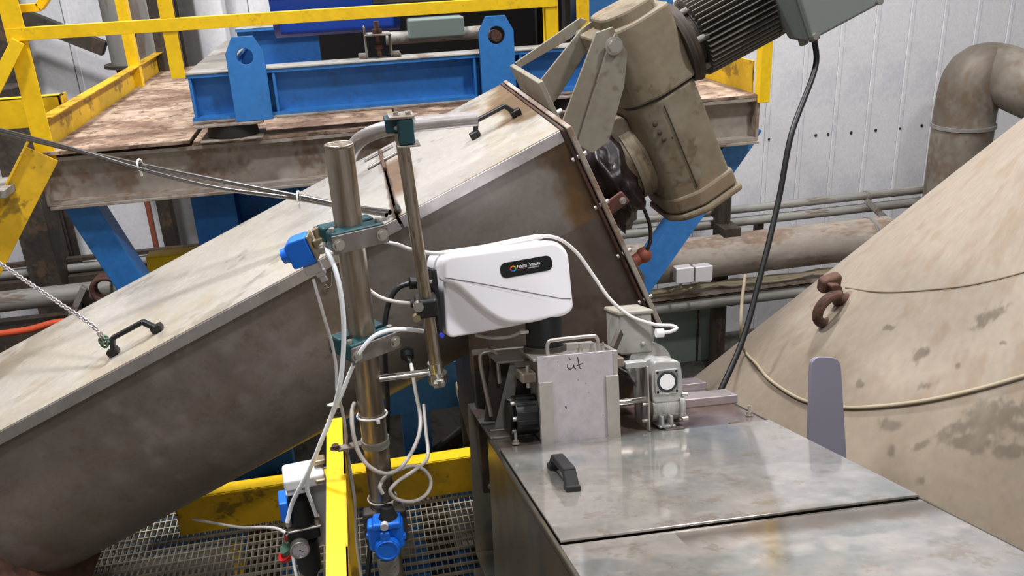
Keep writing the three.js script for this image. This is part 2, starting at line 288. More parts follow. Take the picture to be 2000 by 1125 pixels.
// yellow guard rails
{
  const t = thing('guardrail', 'yellow guardrail along the front of the upper platform', 'railing');
  const aP = (x, z, y0, y1, w = 0.045) => sweep(lProf(w, w, 0.006), V(x, y0, z), V(x, y1, z), V(0, 0, 1));
  part(t, 'corner_post', merge(b2(-1.195, -1.125, 1.3, 2.4, ZP - 0.005, ZP + 0.002, 0.001), b2(-1.195, -1.188, 1.3, 2.4, ZP - 0.06, ZP, 0.001)), M.yellow);
  for (const [x, y] of [[-0.622, 1.585], [0.856, 1.6]]) part(t, 'post', merge(b2(x - 0.026, x + 0.026, y, 2.4, ZP + 0.002, ZP + 0.01, 0.001), b2(x - 0.026, x - 0.018, y, 2.4, ZP - 0.045, ZP + 0.005, 0.001)), M.yellow);
  const rail = (y) => merge(b2(-1.19, 0.88, y - 0.025, y + 0.02, ZP + 0.01, ZP + 0.017, 0.001), b2(-1.19, 0.88, y + 0.013, y + 0.02, ZP - 0.03, ZP + 0.015, 0.001));
  part(t, 'knee_rail', rail(1.785), M.yellow); part(t, 'hand_rail', rail(2.38), M.yellow);
  // left side of the platform
  const s = thing('guardrail', 'yellow guardrail with toe board along the left side of the platform', 'railing');
  const bk = py_(182, 152, DECK + 0.01);
  part(s, 'toe_board', b2(-1.182, -1.174, DECK, DECK + 0.13, ZP - 0.07, -6.2, 0.001), M.yellowDirtyShade);
  part(s, 'post', b2(-1.195, -1.135, DECK - 0.1, 2.4, -5.45, -5.39, 0.002), M.yellow);
  part(s, 'toe_angle', b2(-1.182, -1.13, DECK + 0.125, DECK + 0.131, ZP - 0.07, -6.2, 0.001), M.yellowDirtyShade);
  part(s, 'hand_rail', b2(-1.19, -1.15, 2.37, 2.41, ZP - 0.05, -6.2, 0.002), M.yellow);
  // bend of a rail at the top left corner
  const e = thing('guardrail', 'yellow rail with a cut end in the top left corner beside the corner post', 'railing');
  const q = (x, y) => pz(x, y, -3.75);
  part(e, 'rail', bar(q(15, 18), q(78, 14), 0.04, 0.03), M.yellow); part(e, 'end_bend', bar(q(77, 14), q(97, -14), 0.04, 0.03), M.yellow); part(e, 'post', bar(q(22, 18), q(10, -60), 0.04, 0.04), M.yellow);
  // stair rail and stringer that lead down to the left
  const st = thing('stair_stringer', 'yellow stair stringer and rail descending at the left edge', 'stairs');
  const p1 = V(-1.2, 1.32, -3.55), p2 = p1.clone().add(V(-0.72, -0.72, 0.5));
  const sA = pz(82, 300, -3.55), sB = pz(0, 462, -3.5), sdir = sB.clone().sub(sA).normalize(), up2 = V(0, 1, 0);
  const s1 = sA.clone(), s2 = sA.clone().addScaledVector(sdir, 1.4);
  part(st, 'stringer', bar(s1, s2, 0.01, 0.12), M.yellowDirtyShade); part(st, 'stringer_flange', bar(s1.clone().add(V(-0.03, 0.06, 0)), s2.clone().add(V(-0.03, 0.06, 0)), 0.07, 0.008), M.yellowDirtyShade);
  const h1 = pz(36, 80, -3.58), h2 = h1.clone().addScaledVector(sdir, 1.3); part(st, 'knee_rail', bar(h1, h2, 0.045, 0.045), M.yellow); chainEnd = h1.clone().addScaledVector(sdir, 0.8).add(V(0, 0, 0.024));
  for (let k = 0; k < 4; k++) { const c = s1.clone().addScaledVector(sdir, 0.18 + k * 0.28); part(st, 'tread', b2(c.x - 0.75, c.x - 0.01, c.y + 0.02, c.y + 0.05, c.z - 0.12, c.z + 0.12), M.steelGrey); }
  // neighbouring platform toe plate, far left
  const np = thing('toe_plate', 'wide yellow toe plate of the neighbouring platform behind the corner post', 'toe plate');
  const n0 = pz(-60, 200, -4.0), n1 = pz(116, 186, -4.0), n2 = pz(112, 245, -4.0);
  part(np, 'plate', b2(n0.x, n1.x, n2.y, n1.y, -4.01, -4.0, 0.001), M.yellow); part(np, 'flange', b2(n0.x, n1.x, n1.y - 0.006, n1.y, -4.06, -4.0, 0.001), M.yellow);
  part(np, 'end_angle', b2(n1.x - 0.01, n1.x, n2.y, n1.y, -4.1, -4.0, 0.001), M.yellowDirtyShade);
  // right end of the platform
  const r = thing('guardrail', 'yellow end rail of the platform beside the white wall', 'railing');
  part(r, 'post', b2(1.775, 1.825, 1.3, 2.4, ZP - 0.03, ZP + 0.02, 0.002), M.yellow);
  part(r, 'toe_board', b2(1.77, 1.778, DECK, DECK + 0.14, ZP - 0.05, -6.0, 0.001), M.yellowDirtyShade);
  part(r, 'hand_rail', b2(1.78, 1.82, 2.36, 2.4, ZP - 0.03, -6.0, 0.002), M.yellow);
  const r2 = thing('guardrail', 'single yellow post behind the gearbox bracket at the top', 'railing');
  part(r2, 'post', b2(1.03, 1.078, DECK, 2.4, -3.86, -3.82, 0.002), M.yellow); part(r2, 'foot', b2(1.0, 1.11, DECK, DECK + 0.01, -3.9, -3.78), M.yellow);
}
// column and ducts behind the platform
{
  const c = thing('round_column', 'thick grey steel column standing on the platform behind the yellow rail', 'column');
  const b = py_(272, 132, DECK + 0.02); const rr = 0.215;
  part(c, 'pipe', cyl(rr, rr, 4.8, 40).translate(b.x, DECK + 2.42, b.z - rr), M.steelGrey);
  part(c, 'foot_plate', cyl(rr + 0.05, rr + 0.05, 0.02, 40).translate(b.x, DECK + 0.024, b.z - rr), M.darkSteel);
  part(c, 'hole_plug', new THREE.SphereGeometry(0.035, 12, 8).scale(1, 1, 0.4).translate(b.x - 0.01, DECK + 0.24, b.z + 0.002), M.blackMatt);
  const q = pz(348, 60, -6.6);
  solo('square_column', 'narrow dark steel column beside the thick round column', 'column', sweep(iProf(0.16, 0.16, 0.012, 0.01), V(q.x, DECK, -6.2), V(q.x, 6.3, -6.2), V(0, 0, 1)), M.darkSteel);
  const q2 = pz(398, 30, -6.6);
  solo('sheet_duct', 'pale vertical sheet duct behind the blue machine base', 'duct', b2(q2.x - 0.1, q2.x + 0.1, DECK - 1, 6.3, -7.1, -6.85, 0.02), M.wallWhite);
  const q3 = pz(15, 120, -6.6);
  solo('square_column', 'dark steel column at the left edge of the hall wall', 'column', sweep(iProf(0.2, 0.2, 0.014, 0.012), V(q3.x, -1.6, -6.7), V(q3.x, 6.3, -6.7), V(0, 0, 1)), M.darkSteel);
  const s1 = pz(40, 30, -6.9), s2 = pz(205, 95, -6.9);
  solo('sloping_bar', 'dark sloping bracing bar on the pale wall at top left', 'brace', bar(s1, s2, 0.1, 0.1), M.darkSteel);
}
// below the platform
{
  const blueBrace = (label, a, b, w) => { const t = thing('diagonal_brace', label, 'brace'); part(t, 'web', bar(a, b, w, 0.012, V(0, 0, 1)), M.blue); part(t, 'flange', bar(a.clone().add(V(-w / 2, 0, -0.05)), b.clone().add(V(-w / 2, 0, -0.05)), 0.012, 0.11, V(0, 0, 1)), M.blue); part(t, 'flange', bar(a.clone().add(V(w / 2, 0, -0.05)), b.clone().add(V(w / 2, 0, -0.05)), 0.012, 0.11, V(0, 0, 1)), M.blue); };
  blueBrace('blue diagonal brace under the left end of the platform beam', pz(131, 365, -3.685), pz(318, 652, -3.685), 0.115);
  blueBrace('blue diagonal brace under the gearbox at the right of the platform', pz(1462, 256, -3.685), pz(1180, 660, -3.685), 0.12);
  const t = thing('blue_column', 'blue steel column with a rusty top under the platform beam', 'column');
  const a = pz(370, 378, -3.85), b = pz(456, 378, -3.85);
  part(t, 'front_flange', b2(a.x, b.x, -1.6, 1.115, -3.86, -3.845), M.blue); part(t, 'web', b2((a.x + b.x) / 2 - 0.006, (a.x + b.x) / 2 + 0.006, -1.6, 1.115, -4.06, -3.86), M.blue); part(t, 'rear_flange', b2(a.x, b.x, -1.6, 1.115, -4.075, -4.06), M.blue);
  part(t, 'cap_plate', b2(a.x - 0.03, b.x + 0.03, 1.1, 1.118, -4.09, -3.83), M.rust);
  const g = thing('blue_girder', 'blue girder running under the platform to the right of the blue column', 'beam');
  const g1 = pz(460, 400, -4.0);
  part(g, 'girder', sweep(iProf(0.16, 0.26, 0.014, 0.01), V(b.x, 1.0, -4.0), V(1.7, 1.0, -4.0)), M.blue);
  // low blue frame seen under the conveyor
  const lf = thing('low_frame', 'blue low steel frame behind and below the inclined conveyor', 'frame');
  const l0 = pz(755, 715, -3.3), l1 = pz(925, 790, -3.3);
  part(lf, 'beam', b2(-1.25, 1.0, l1.y, l0.y - 0.02, -3.36, -3.3), M.blue);
  const c0 = pz(782, 800, -3.3), c1 = pz(838, 800, -3.3); part(lf, 'post', b2(c0.x, c1.x, -1.6, l1.y, -3.4, -3.31), M.blue);
  const d0 = pz(470, 930, -3.3), d1 = pz(562, 900, -3.3); part(lf, 'post', b2(d0.x - 0.05, d1.x + 0.02, -1.6, l1.y, -3.4, -3.31), M.blue);
  part(lf, 'foot_beam', b2(-1.25, 1.0, -0.35, -0.2, -3.36, -3.3), M.blue);
  part(lf, 'brace', bar(pz(830, 905, -3.34), pz(930, 830, -3.34), 0.05, 0.06), M.darkSteel);
  const bb = pz(915, 762, -3.25); const bk = thing('bearing_block', 'cream bearing block behind the dark upright below the sensor', 'block'); part(bk, 'block', b2(bb.x - 0.05, bb.x + 0.06, bb.y - 0.03, bb.y + 0.03, -3.29, -3.2, 0.008), plain(0xa89878, 0.7)); part(bk, 'bracket', b2(bb.x - 0.04, bb.x + 0.06, bb.y - 0.4, bb.y - 0.031, -3.29, -3.22, 0.004), M.darkSteel);
  // cable run and pipes on the wall at lower left
  const ct = thing('cable_tray', 'dark dirty cable tray along the wall under the platform', 'cable tray');
  const k0 = pz(0, 545, -6.4), k1 = pz(330, 515, -6.4);
  part(ct, 'tray', b2(-4.4, 1, k0.y - 0.09, k0.y - 0.02, -6.6, -6.35), M.darkSteel); part(ct, 'top_rail', b2(-4.4, 1, k0.y + 0.07, k0.y + 0.1, -6.45, -6.4), M.darkSteel); part(ct, 'pipe', rod(V(-4.4, k0.y + 0.02, -6.42), V(1, k0.y + 0.02, -6.42), 0.035, 14), M.steelGrey);
  const rp = pz(296, 440, -6.5); const rv = thing('riser_pipe', 'thin red brown pipe rising on the wall beside a dark column', 'pipe');
  part(rv, 'pipe', rod(V(rp.x, -1.6, -6.5), V(rp.x, 2.6, -6.5), 0.018, 12), plain(0x8a4a32, 0.7));
  part(rv, 'clip', cyl(0.03, 0.03, 0.03, 14).translate(rp.x, 0.9, -6.5), M.steelGrey);
  const dp = pz(318, 440, -6.55); solo('dark_column', 'dark steel column behind the thin red brown pipe', 'column', b2(dp.x - 0.03, dp.x + 0.06, -1.6, 5, -6.75, -6.6, 0.005), M.darkSteel);
  const lc = pz(75, 450, -6.6); solo('dark_column', 'wide dark column under the left end of the platform', 'column', b2(lc.x, lc.x + 0.2, -1.6, 1.3, -6.5, -6.2, 0.01), M.darkSteel);
  const y0 = pz(312, 514, -4.3); const yb = thing('yellow_block', 'small yellow bracket showing above the lid beside the blue brace', 'bracket');
  part(yb, 'face', b2(y0.x - 0.06, y0.x + 0.2, y0.y - 0.05, y0.y + 0.03, -4.32, -4.3), M.yellow); part(yb, 'flange', b2(y0.x - 0.06, y0.x + 0.2, y0.y + 0.03, y0.y + 0.038, -4.4, -4.3), M.yellow);
  part(yb, 'leg', b2(y0.x + 0.05, y0.x + 0.1, -1.6, y0.y - 0.05, -4.38, -4.32), M.yellowDirtyShade);
  solo('orange_hose', 'orange hose lying low on the wall at the left edge', 'hose', hose([pz(-80, 660, -5.6), pz(0, 652, -5.6), pz(60, 643, -5.6), pz(110, 630, -5.6), pz(200, 625, -5.6)], 0.022), M.orange);
  const cc = pz(212, 560, -5.8); const coil = thing('hose_coil', 'rusty coil of pipe hanging behind the lid at left', 'coil');
  for (let k = 0; k < 3; k++) part(coil, 'turn', new THREE.TorusGeometry(0.085, 0.018, 10, 28).translate(cc.x, cc.y, cc.z + k * 0.035), M.rust);
  part(coil, 'hook', bar(V(cc.x, cc.y + 0.08, cc.z), V(cc.x, cc.y + 0.08, -6.4), 0.02, 0.02), M.darkSteel);
  const lm = pz(90, 600, -6.3); const eq = thing('pump_skid', 'dark machinery on the floor below the cable tray', 'machinery');
  part(eq, 'body', b2(-4.2, -0.9, -1.6, -0.25, -6.2, -5.9, 0.02), M.darkSteel);
  part(eq, 'pipe', rod(V(-4.2, -0.05, -5.95), V(-0.9, -0.05, -5.95), 0.07, 16), M.steelGrey); part(eq, 'brace', bar(pz(130, 640, -5.85), pz(165, 560, -5.85), 0.06, 0.04), M.steelGrey);
}
// right background: pipes, boxes and the elbow duct
{
  const ZR = -6.6;
  const mk = (name, label, cat, q0, q1, r, m, z = ZR, ext = 1.2) => { const a = pz(...q0, z), b = pz(...q1, z); const y = (a.y + b.y) / 2; const t = thing(name, label, cat); part(t, 'pipe', rod(V(a.x, y, z), V(b.x + ext, y, z), r, 24), m); return [t, a.x, b.x, y]; };
  { const [t, xa, xb, y] = mk('thin_pipe', 'upper of two thin grey pipes along the white wall', 'pipe', [1180, 428], [1790, 380], 0.035, M.steelGrey, ZR, 0.5); for (const p of [1397, 1690]) { const q = pz(p, 420, ZR); part(t, 'clip', cyl(0.045, 0.045, 0.05, 20).rotateZ(Math.PI / 2).translate(q.x, y, ZR), M.steelGrey); } }
  { const [t, xa, xb, y] = mk('thin_pipe', 'lower of two thin grey pipes along the white wall', 'pipe', [1180, 452], [1790, 404], 0.04, M.steelGrey, ZR, 0.5); const q = pz(1488, 440, ZR); part(t, 'support', b2(q.x - 0.03, q.x + 0.03, y - 0.35, y - 0.03, ZR - 0.1, ZR - 0.02), M.darkSteel); const d0 = pz(1692, 392, ZR + 0.12), d1 = pz(1733, 430, ZR + 0.12); part(t, 'brace', bar(d0, d1, 0.03, 0.05), M.steelGrey); }
  { const [t, xa, xb, y] = mk('large_pipe', 'thick dirty grey pipe low on the white wall', 'pipe', [1180, 520], [1700, 470], 0.175, M.steelDirty, -6.35, 0.15); const q = pz(1697, 460, -6.35); part(t, 'band', cyl(0.18, 0.18, 0.04, 32).rotateZ(Math.PI / 2).translate(q.x, y, -6.35), M.steelGrey); const q2 = pz(1405, 450, -6.5); part(t, 'saddle', b2(q2.x - 0.05, q2.x + 0.1, y + 0.16, y + 0.24, -6.5, -6.3), M.darkSteel); }
  { const [t, xa, xb, y] = mk('lower_pipe', 'pale grey pipe running below the beige cables', 'pipe', [1270, 598], [1560, 574], 0.055, M.steelGrey, -6.3); }
  // cable tray with beige cables
  const a = pz(1262, 572, -6.3), b = pz(1590, 545, -6.3), y = (a.y + b.y) / 2; const tr = thing('cable_tray', 'narrow tray with beige cables under the thick pipe', 'cable tray');
  part(tr, 'tray', b2(a.x - 0.3, b.x + 1, y - 0.05, y - 0.035, -6.4, -6.25), M.steelDirty); part(tr, 'lip', b2(a.x - 0.3, b.x + 1, y - 0.05, y - 0.01, -6.255, -6.25), M.steelDirty);
  for (let k = 0; k < 7; k++) { const pts = []; for (let i = 0; i <= 10; i++) pts.push(V(a.x - 0.3 + i / 10 * (b.x - a.x + 1.2), y + 0.005 + 0.03 * rnd(), -6.27 - 0.1 * rnd())); part(tr, 'cable', hose(pts, 0.013, 50, 6), M.cableBeige); }
  const bx = (px0, px1, py0, py1, label) => { const p = pz(px0, py1, -6.06), q = pz(px1, py0, -6.06); const t = thing('switch_box', label, 'switch box', 'pair of white switch boxes'); part(t, 'back_box', b2(p.x + 0.004, q.x - 0.004, p.y + 0.004, q.y - 0.004, -6.14, -6.06, 0.01), M.greyPlastic); part(t, 'cover', b2(p.x, q.x, p.y, q.y, -6.06, -6.04, 0.008), M.whitePlastic); const cx = (p.x + q.x) / 2; part(t, 'cable', hose([V(cx, p.y, -6.1), V(cx - 0.01, p.y - 0.08, -6.15), V(cx - 0.05, p.y - 0.13, -6.24), V(cx - 0.2, p.y - 0.14, -6.25)], 0.012, 20, 6), M.cableBeige); };
  bx(1319, 1354, 520, 554, 'left of the two white switch boxes in front of the thick pipe'); bx(1356, 1391, 517, 551, 'right of the two white switch boxes in front of the thick pipe');
  // dark columns below
  const dq = pz(1405, 660, -6.45); solo('dark_column', 'dark round column standing below the cable tray at right', 'column', cyl(0.07, 0.07, 1.9, 20).translate(dq.x, -0.65, -6.5), M.darkSteel);
  const gq0 = pz(1285, 612, -6.7), gq1 = pz(1392, 720, -6.7); const gc = thing('grey_cabinet', 'grey green cabinet panel below the pale pipe at right', 'cabinet'); part(gc, 'door', b2(gq0.x, gq1.x, -1.6, gq0.y, -6.8, -6.7), plain(0x7d8a80, 0.4)); part(gc, 'edge_strip', b2(gq1.x - 0.17, gq1.x - 0.15, -1.6, gq0.y, -6.7, -6.69), M.darkSteel);
  // elbow duct
  const ductM = mat({ map: dirtTex(0x857d70, [{ c: 0x635a4e, p: 3, o: 5, lo: 0.36, hi: 0.68, a: 0.8 }, { c: 0x5d4632, p: 6, o: 5, lo: 0.52, hi: 0.76, a: 0.5 }], 256), roughness: 0.6, metalness: 0.2 }); const e = thing('elbow_duct', 'thick grey duct with an elbow at the right edge', 'duct'); const ze = -6.3, R = 0.235;
  const c0 = pz(1862, 380, ze), c1 = pz(1873, 245, ze), c2 = pz(1885, 180, ze), c3 = pz(1935, 142, ze), c4 = pz(2010, 168, ze + 0.35), c5 = pz(2150, 235, ze + 0.9);
  part(e, 'riser', rod(V(c0.x, -1.6, ze), V(c0.x, c1.y, ze), R, 40), ductM); part(e, 'elbow', hose([V(c0.x, c1.y - 0.02, ze), V(c0.x, c1.y + 0.12, ze), V(c0.x + 0.05, c2.y + 0.12, ze), c3, c4, c5], R, 40, 32), ductM);
  part(e, 'joint_ring', cyl(R + 0.012, R + 0.012, 0.03, 40).translate(c0.x, c1.y, ze), M.steelGrey);
}

// ================================================================ inclined conveyor
const TH = 23.34 * D2R;
const CV = { o: V(-0.982, 0.891, -2.2), x: V(Math.cos(TH), Math.sin(TH), 0), y: V(-Math.sin(TH), Math.cos(TH), 0), z: V(0, 0, 1) };
const cvp = (a, h, z) => CV.o.clone().addScaledVector(CV.x, a).addScaledVector(CV.y, h).addScaledVector(CV.z, z);
// picture of one named area: u along x0..x1, v along y0..y1 (metres), colours of the matter itself
function areaTex(x0, x1, y0, y1, base, layers, w, h, fn) {
  const b = hex(base), data = new Uint8Array(w * h * 4), s0 = (texSeed++) * 101, sc = 1 / 1.5;
  for (let j = 0; j < h; j++) for (let i = 0; i < w; i++) {
    const x = x0 + (x1 - x0) * (i + 0.5) / w, y = y0 + (y1 - y0) * (j + 0.5) / h; let r = b[0], g = b[1], bb = b[2];
    layers.forEach((L, k) => { const n = fbm(x * sc + 10, y * sc + 10, L.p, L.o || 4, s0 + k * 37, L.sx || 1, L.sy || 1); const m = ss(L.lo, L.hi, n + 0.35 * (fbm(x * sc + 10, y * sc + 10, L.p * 7, 2, s0 + k * 37 + 7) - 0.5)) * (L.a ?? 1) * Math.min(1, 0.25 + 1.4 * fbm(x * sc + 10, y * sc + 10, L.p * 4, 3, s0 + k * 37 + 5)); const c = L.cc || (L.cc = hex(L.c)); r += (c[0] - r) * m; g += (c[1] - g) * m; bb += (c[2] - bb) * m; });
    if (fn) { const q = fn(x, y, (p, o = 4, sx = 1, sy = 1, k = 500) => fbm(x * sc + 10, y * sc + 10, p, o, s0 + k, sx, sy)); if (q) for (const [c, m] of q) { r += (c[0] - r) * m; g += (c[1] - g) * m; bb += (c[2] - bb) * m; } }
    const gr = 0.96 + 0.08 * fbm(x * sc + 10, y * sc + 10, 140, 2, s0 + 3); r *= gr; g *= gr; bb *= gr; const o = (j * w + i) * 4; data[o] = r; data[o + 1] = g; data[o + 2] = bb; data[o + 3] = 255;
  }
  const t = new THREE.DataTexture(data, w, h); t.colorSpace = THREE.SRGBColorSpace; finish(t); t.wrapS = t.wrapT = THREE.ClampToEdgeWrapping; return t;
}
function uvArea(g, ax, ay, x0, x1, y0, y1) { const p = g.attributes.position, uv = new Float32Array(p.count * 2); for (let i = 0; i < p.count; i++) { uv[2 * i] = ([p.getX(i), p.getY(i), p.getZ(i)][ax] - x0) / (x1 - x0); uv[2 * i + 1] = ([p.getX(i), p.getY(i), p.getZ(i)][ay] - y0) / (y1 - y0); } g.setAttribute('uv', new THREE.BufferAttribute(uv, 2)); return g; }
const GAP = 1.172, LIDW = 0.86;
{
  // trough
  const t = thing('screw_conveyor', 'inclined grey steel trough of the screw conveyor below its lids', 'conveyor', null, CV);
  const prof = [], HC = -0.2, R = 0.41, Zc = 0.43, T = 0.006;
  prof.push([0.02, -0.03]); for (let i = 0; i <= 40; i++) { const a = Math.PI + Math.PI * i / 40; prof.push([Zc + R * Math.cos(a), HC + R * Math.sin(a)]); } prof.push([Zc + R, -0.03]); prof.push([Zc + R - T, -0.03]);
  for (let i = 40; i >= 0; i--) { const a = Math.PI + Math.PI * i / 40; prof.push([Zc + (R - T) * Math.cos(a), HC + (R - T) * Math.sin(a)]); } prof.push([0.02 + T, -0.03]);
  const X0 = -0.27, X1 = 1.655;
  let g = new THREE.ExtrudeGeometry(new THREE.Shape(prof.map((q) => new THREE.Vector2(...q))), { depth: X1 - X0, bevelEnabled: false, steps: 1 }); g.rotateY(Math.PI / 2); g.translate(X0, 0, 0); g = toCreasedNormals(g, 0.5);
  uvArea(g, 0, 1, -0.9, 1.7, -0.7, 0);
  const stain = hex(0x62492c), stain2 = hex(0x3f2c1a), film = hex(0x8a857f);
  const troughTex = areaTex(-0.9, 1.7, -0.7, 0, 0x847971, [{ c: 0x6c6158, p: 3, o: 6, lo: 0.38, hi: 0.68, a: 0.7 }, { c: 0x9a918b, p: 5, o: 5, lo: 0.55, hi: 0.72, a: 0.5 }, { c: 0x5c5042, p: 40, o: 3, lo: 0.6, hi: 0.85, a: 0.3 }], 1536, 416,
    (x, y, n) => {
      const e = x + (n(6, 5) - 0.5) * 0.22 + (n(40, 3, 1, 1, 900) - 0.5) * 0.05; const m = ss(1.525, 1.6, e);
      const w = ss(0.5, 0.62, n(9, 5, 1, 1, 300));
      return [[film, 0.45 * ss(0.52, 0.6, n(2, 5, 1, 1, 40)) * ss(0.9, 1.0, x)], [stain, 0.92 * m], [stain2, 0.55 * m * w], [hex(0x8a6a38), 0.4 * m * ss(0.58, 0.7, n(14, 4, 1, 1, 77))]];
    });
  part(t, 'trough', g, mat({ map: troughTex, roughness: 0.5, metalness: 0.2, roughnessMap: roughBlotch }));
  part(t, 'end_flange', b2(1.655, 1.664, -0.655, 0.0, -0.875, 0.012), M.rust); part(t, 'end_plate', b2(1.668, 1.682, -0.655, 0.0, -0.885, 0.02), M.steelDirty);
  for (const h of [-0.09, -0.24, -0.4, -0.56]) part(t, 'flange_bolt', rod(V(1.648, h, 0.0), V(1.692, h, 0.0), 0.007, 6), M.galv);
  part(t, 'lower_flange', b2(-0.285, -0.27, -0.65, -0.045, -0.875, 0.012), M.rust); part(t, 'inlet_box', b2(-0.6, -0.286, -0.65, -0.046, -0.86, -0.02, 0.004), mat({ map: M.steelDirty.map, roughness: 0.6, metalness: 0.2 }));
  part(t, 'support_leg', rod(V(0.95, -0.55, -0.43), V(0.95, -0.62, -0.43), 0.05), M.darkSteel);
  // lids
  const rim = 0.034, th = 0.004, lp = [[0, 0], [LIDW, 0], [LIDW, -rim], [LIDW - th, -rim], [LIDW - th, -th], [th, -th], [th, -rim], [0, -rim]];
  const brown = hex(0x7a5c3c), dk = hex(0x4a3826);
  const lidTex = areaTex(-0.95, 1.7, -0.9, 0.02, 0xc3bdb0, [{ c: 0xaaa498, p: 3, o: 5, lo: 0.45, hi: 0.66, a: 0.55, sy: 1.6 }, { c: 0xb6a88f, p: 4, o: 5, lo: 0.5, hi: 0.7, a: 0.55 }, { c: 0x8c8579, p: 7, o: 5, lo: 0.6, hi: 0.72, a: 0.5 }, { c: 0xd0cbc2, p: 9, o: 4, lo: 0.6, hi: 0.75, a: 0.5 }], 1536, 528,
    (x, y, n) => {
      const a = n(7, 5), b = n(16, 4, 1, 1, 800);
      const end = ss(0.42, 0.6, a + 0.9 * (x - 1.62) + 0.35 * (-y - 0.42) * 0.6) * ss(1.4, 1.6, x);
      const crack = ss(0.055, 0.0, Math.abs(x - GAP - 0.03) + (a - 0.5) * 0.1) * ss(-0.66, -0.56, y) * ss(-0.14, -0.24, y) * (x > GAP ? 1 : 0.25);
      const edge = ss(0.014, 0.004, Math.abs(x - GAP) + (b - 0.5) * 0.016);
      const rimD = ss(-0.83, -0.87, y + (a - 0.5) * 0.08) * 0.4;
      return [[brown, Math.min(0.75, 0.75 * end)], [brown, 0.75 * crack], [dk, 0.85 * edge], [dk, rimD * ss(0.5, 0.6, a)], [hex(0x8a7c68), 0.6 * ss(0.55, 0.65, n(4, 5, 1.5, 1, 222)) * ss(0.1, -0.3, x)]];
    });
  const lidMat = mat({ map: lidTex, roughness: 0.42, metalness: 0.35, roughnessMap: roughBlotch });
  const lids = [['large lower lid of the inclined conveyor with a black handle and chain', -0.6, GAP - 0.004, 0.306, 0.449, -0.12], ['short upper lid of the inclined conveyor next to the gearbox', GAP + 0.004, 1.652, 1.464, 1.609, -0.348]];
  for (const [label, a0, a1, h0, h1, hz] of lids) {
    const l = thing('conveyor_lid', label, 'lid', 'conveyor lids', CV);
    const gl = new THREE.ExtrudeGeometry(new THREE.Shape(lp.map((q) => new THREE.Vector2(...q))), { depth: a1 - a0, bevelEnabled: false }); gl.rotateY(Math.PI / 2); gl.translate(a0, 0, 0);
    const pg = clean(gl); uvArea(pg, 0, 2, -0.95, 1.7, -0.9, 0.02); part(l, 'sheet', pg, lidMat);
    part(l, 'folded_edge', b2(a0, a1, -rim, -0.003, -0.001, 0.003, 0.001), M.galv, 'bright folded front edge');
    const hd = part(l, 'handle', merge(bar(V(h0 + 0.022, 0.044, hz), V(h1 - 0.022, 0.044, hz), 0.02, 0.012, V(0, 1, 0), 0.004), bar(V(h0 + 0.002, 0.004, hz), V(h0 + 0.026, 0.046, hz), 0.02, 0.014, V(0, 1, 0), 0.004), bar(V(h1 - 0.002, 0.004, hz), V(h1 - 0.026, 0.046, hz), 0.02, 0.014, V(0, 1, 0), 0.004)), M.black, 'black bridge handle');
    part(hd, 'foot', b2(h0 - 0.012, h0 + 0.02, 0.001, 0.02, hz - 0.014, hz + 0.014, 0.005), M.black); part(hd, 'foot', b2(h1 - 0.02, h1 + 0.012, 0.001, 0.02, hz - 0.014, hz + 0.014, 0.005), M.black);
  }
  // weld scraps by the gap
  const w = thing('hasp', 'torn bent metal hasp across the gap between the two lids', 'hasp', null, CV);
  part(w, 'strap', bar(V(GAP - 0.055, 0.006, -0.66), V(GAP + 0.07, 0.006, -0.66), 0.02, 0.006), M.inox); part(w, 'strap', bar(V(GAP - 0.06, 0.008, -0.79), V(GAP + 0.05, 0.01, -0.79), 0.02, 0.006), M.inox);
  part(w, 'hinge_pin', rod(V(GAP, 0.008, -0.8), V(GAP + 0.002, 0.008, -0.52), 0.006, 8), M.rust);
  const w2 = solo('grease_drip', 'dark grease drip hanging in the gap at the front of the lids', 'grease', new THREE.SphereGeometry(0.012, 12, 8).scale(0.7, 1, 2.2), M.rubber); w2.position.copy(cvp(GAP + 0.004, -0.004, -0.04));
}
// outlet spout below the upper end of the trough
{
  const t = thing('outlet_spout', 'dark stained steel outlet spout below the upper end of the conveyor', 'spout');
  const a = cvp(1.12, -0.16, 0), b = cvp(1.652, -0.16, 0), xr = cvp(1.652, -0.62, 0).x, xl = pz(932, 720, -2.23).x; const yb = 0.42, zf = -2.228;
  const sm = mat({ map: dirtTex(0x7d7168, [{ c: 0x5d5046, p: 3, o: 6, lo: 0.38, hi: 0.66, a: 0.8 }, { c: 0x4a3826, p: 6, o: 5, lo: 0.5, hi: 0.76, a: 0.6 }], 256), roughness: 0.55, metalness: 0.3 });
  part(t, 'front_sheet', plate([[xl, yb], [xr, yb], [xr, b.y - 0.3], [b.x, b.y], [a.x, a.y], [xl, a.y - 0.02]], 0.006, 0.001).translate(0, 0, zf - 0.006), sm);
  part(t, 'left_sheet', b2(xl, xl + 0.006, yb, a.y - 0.1, -2.85, zf - 0.006, 0.001), sm); part(t, 'right_sheet', b2(xr - 0.006, xr, yb, b.y - 0.45, -2.85, zf - 0.006, 0.001), sm);
  part(t, 'corner_angle', b2(xl - 0.02, xl + 0.03, yb, a.y - 0.2, zf, zf + 0.008, 0.001), M.darkSteel);
}
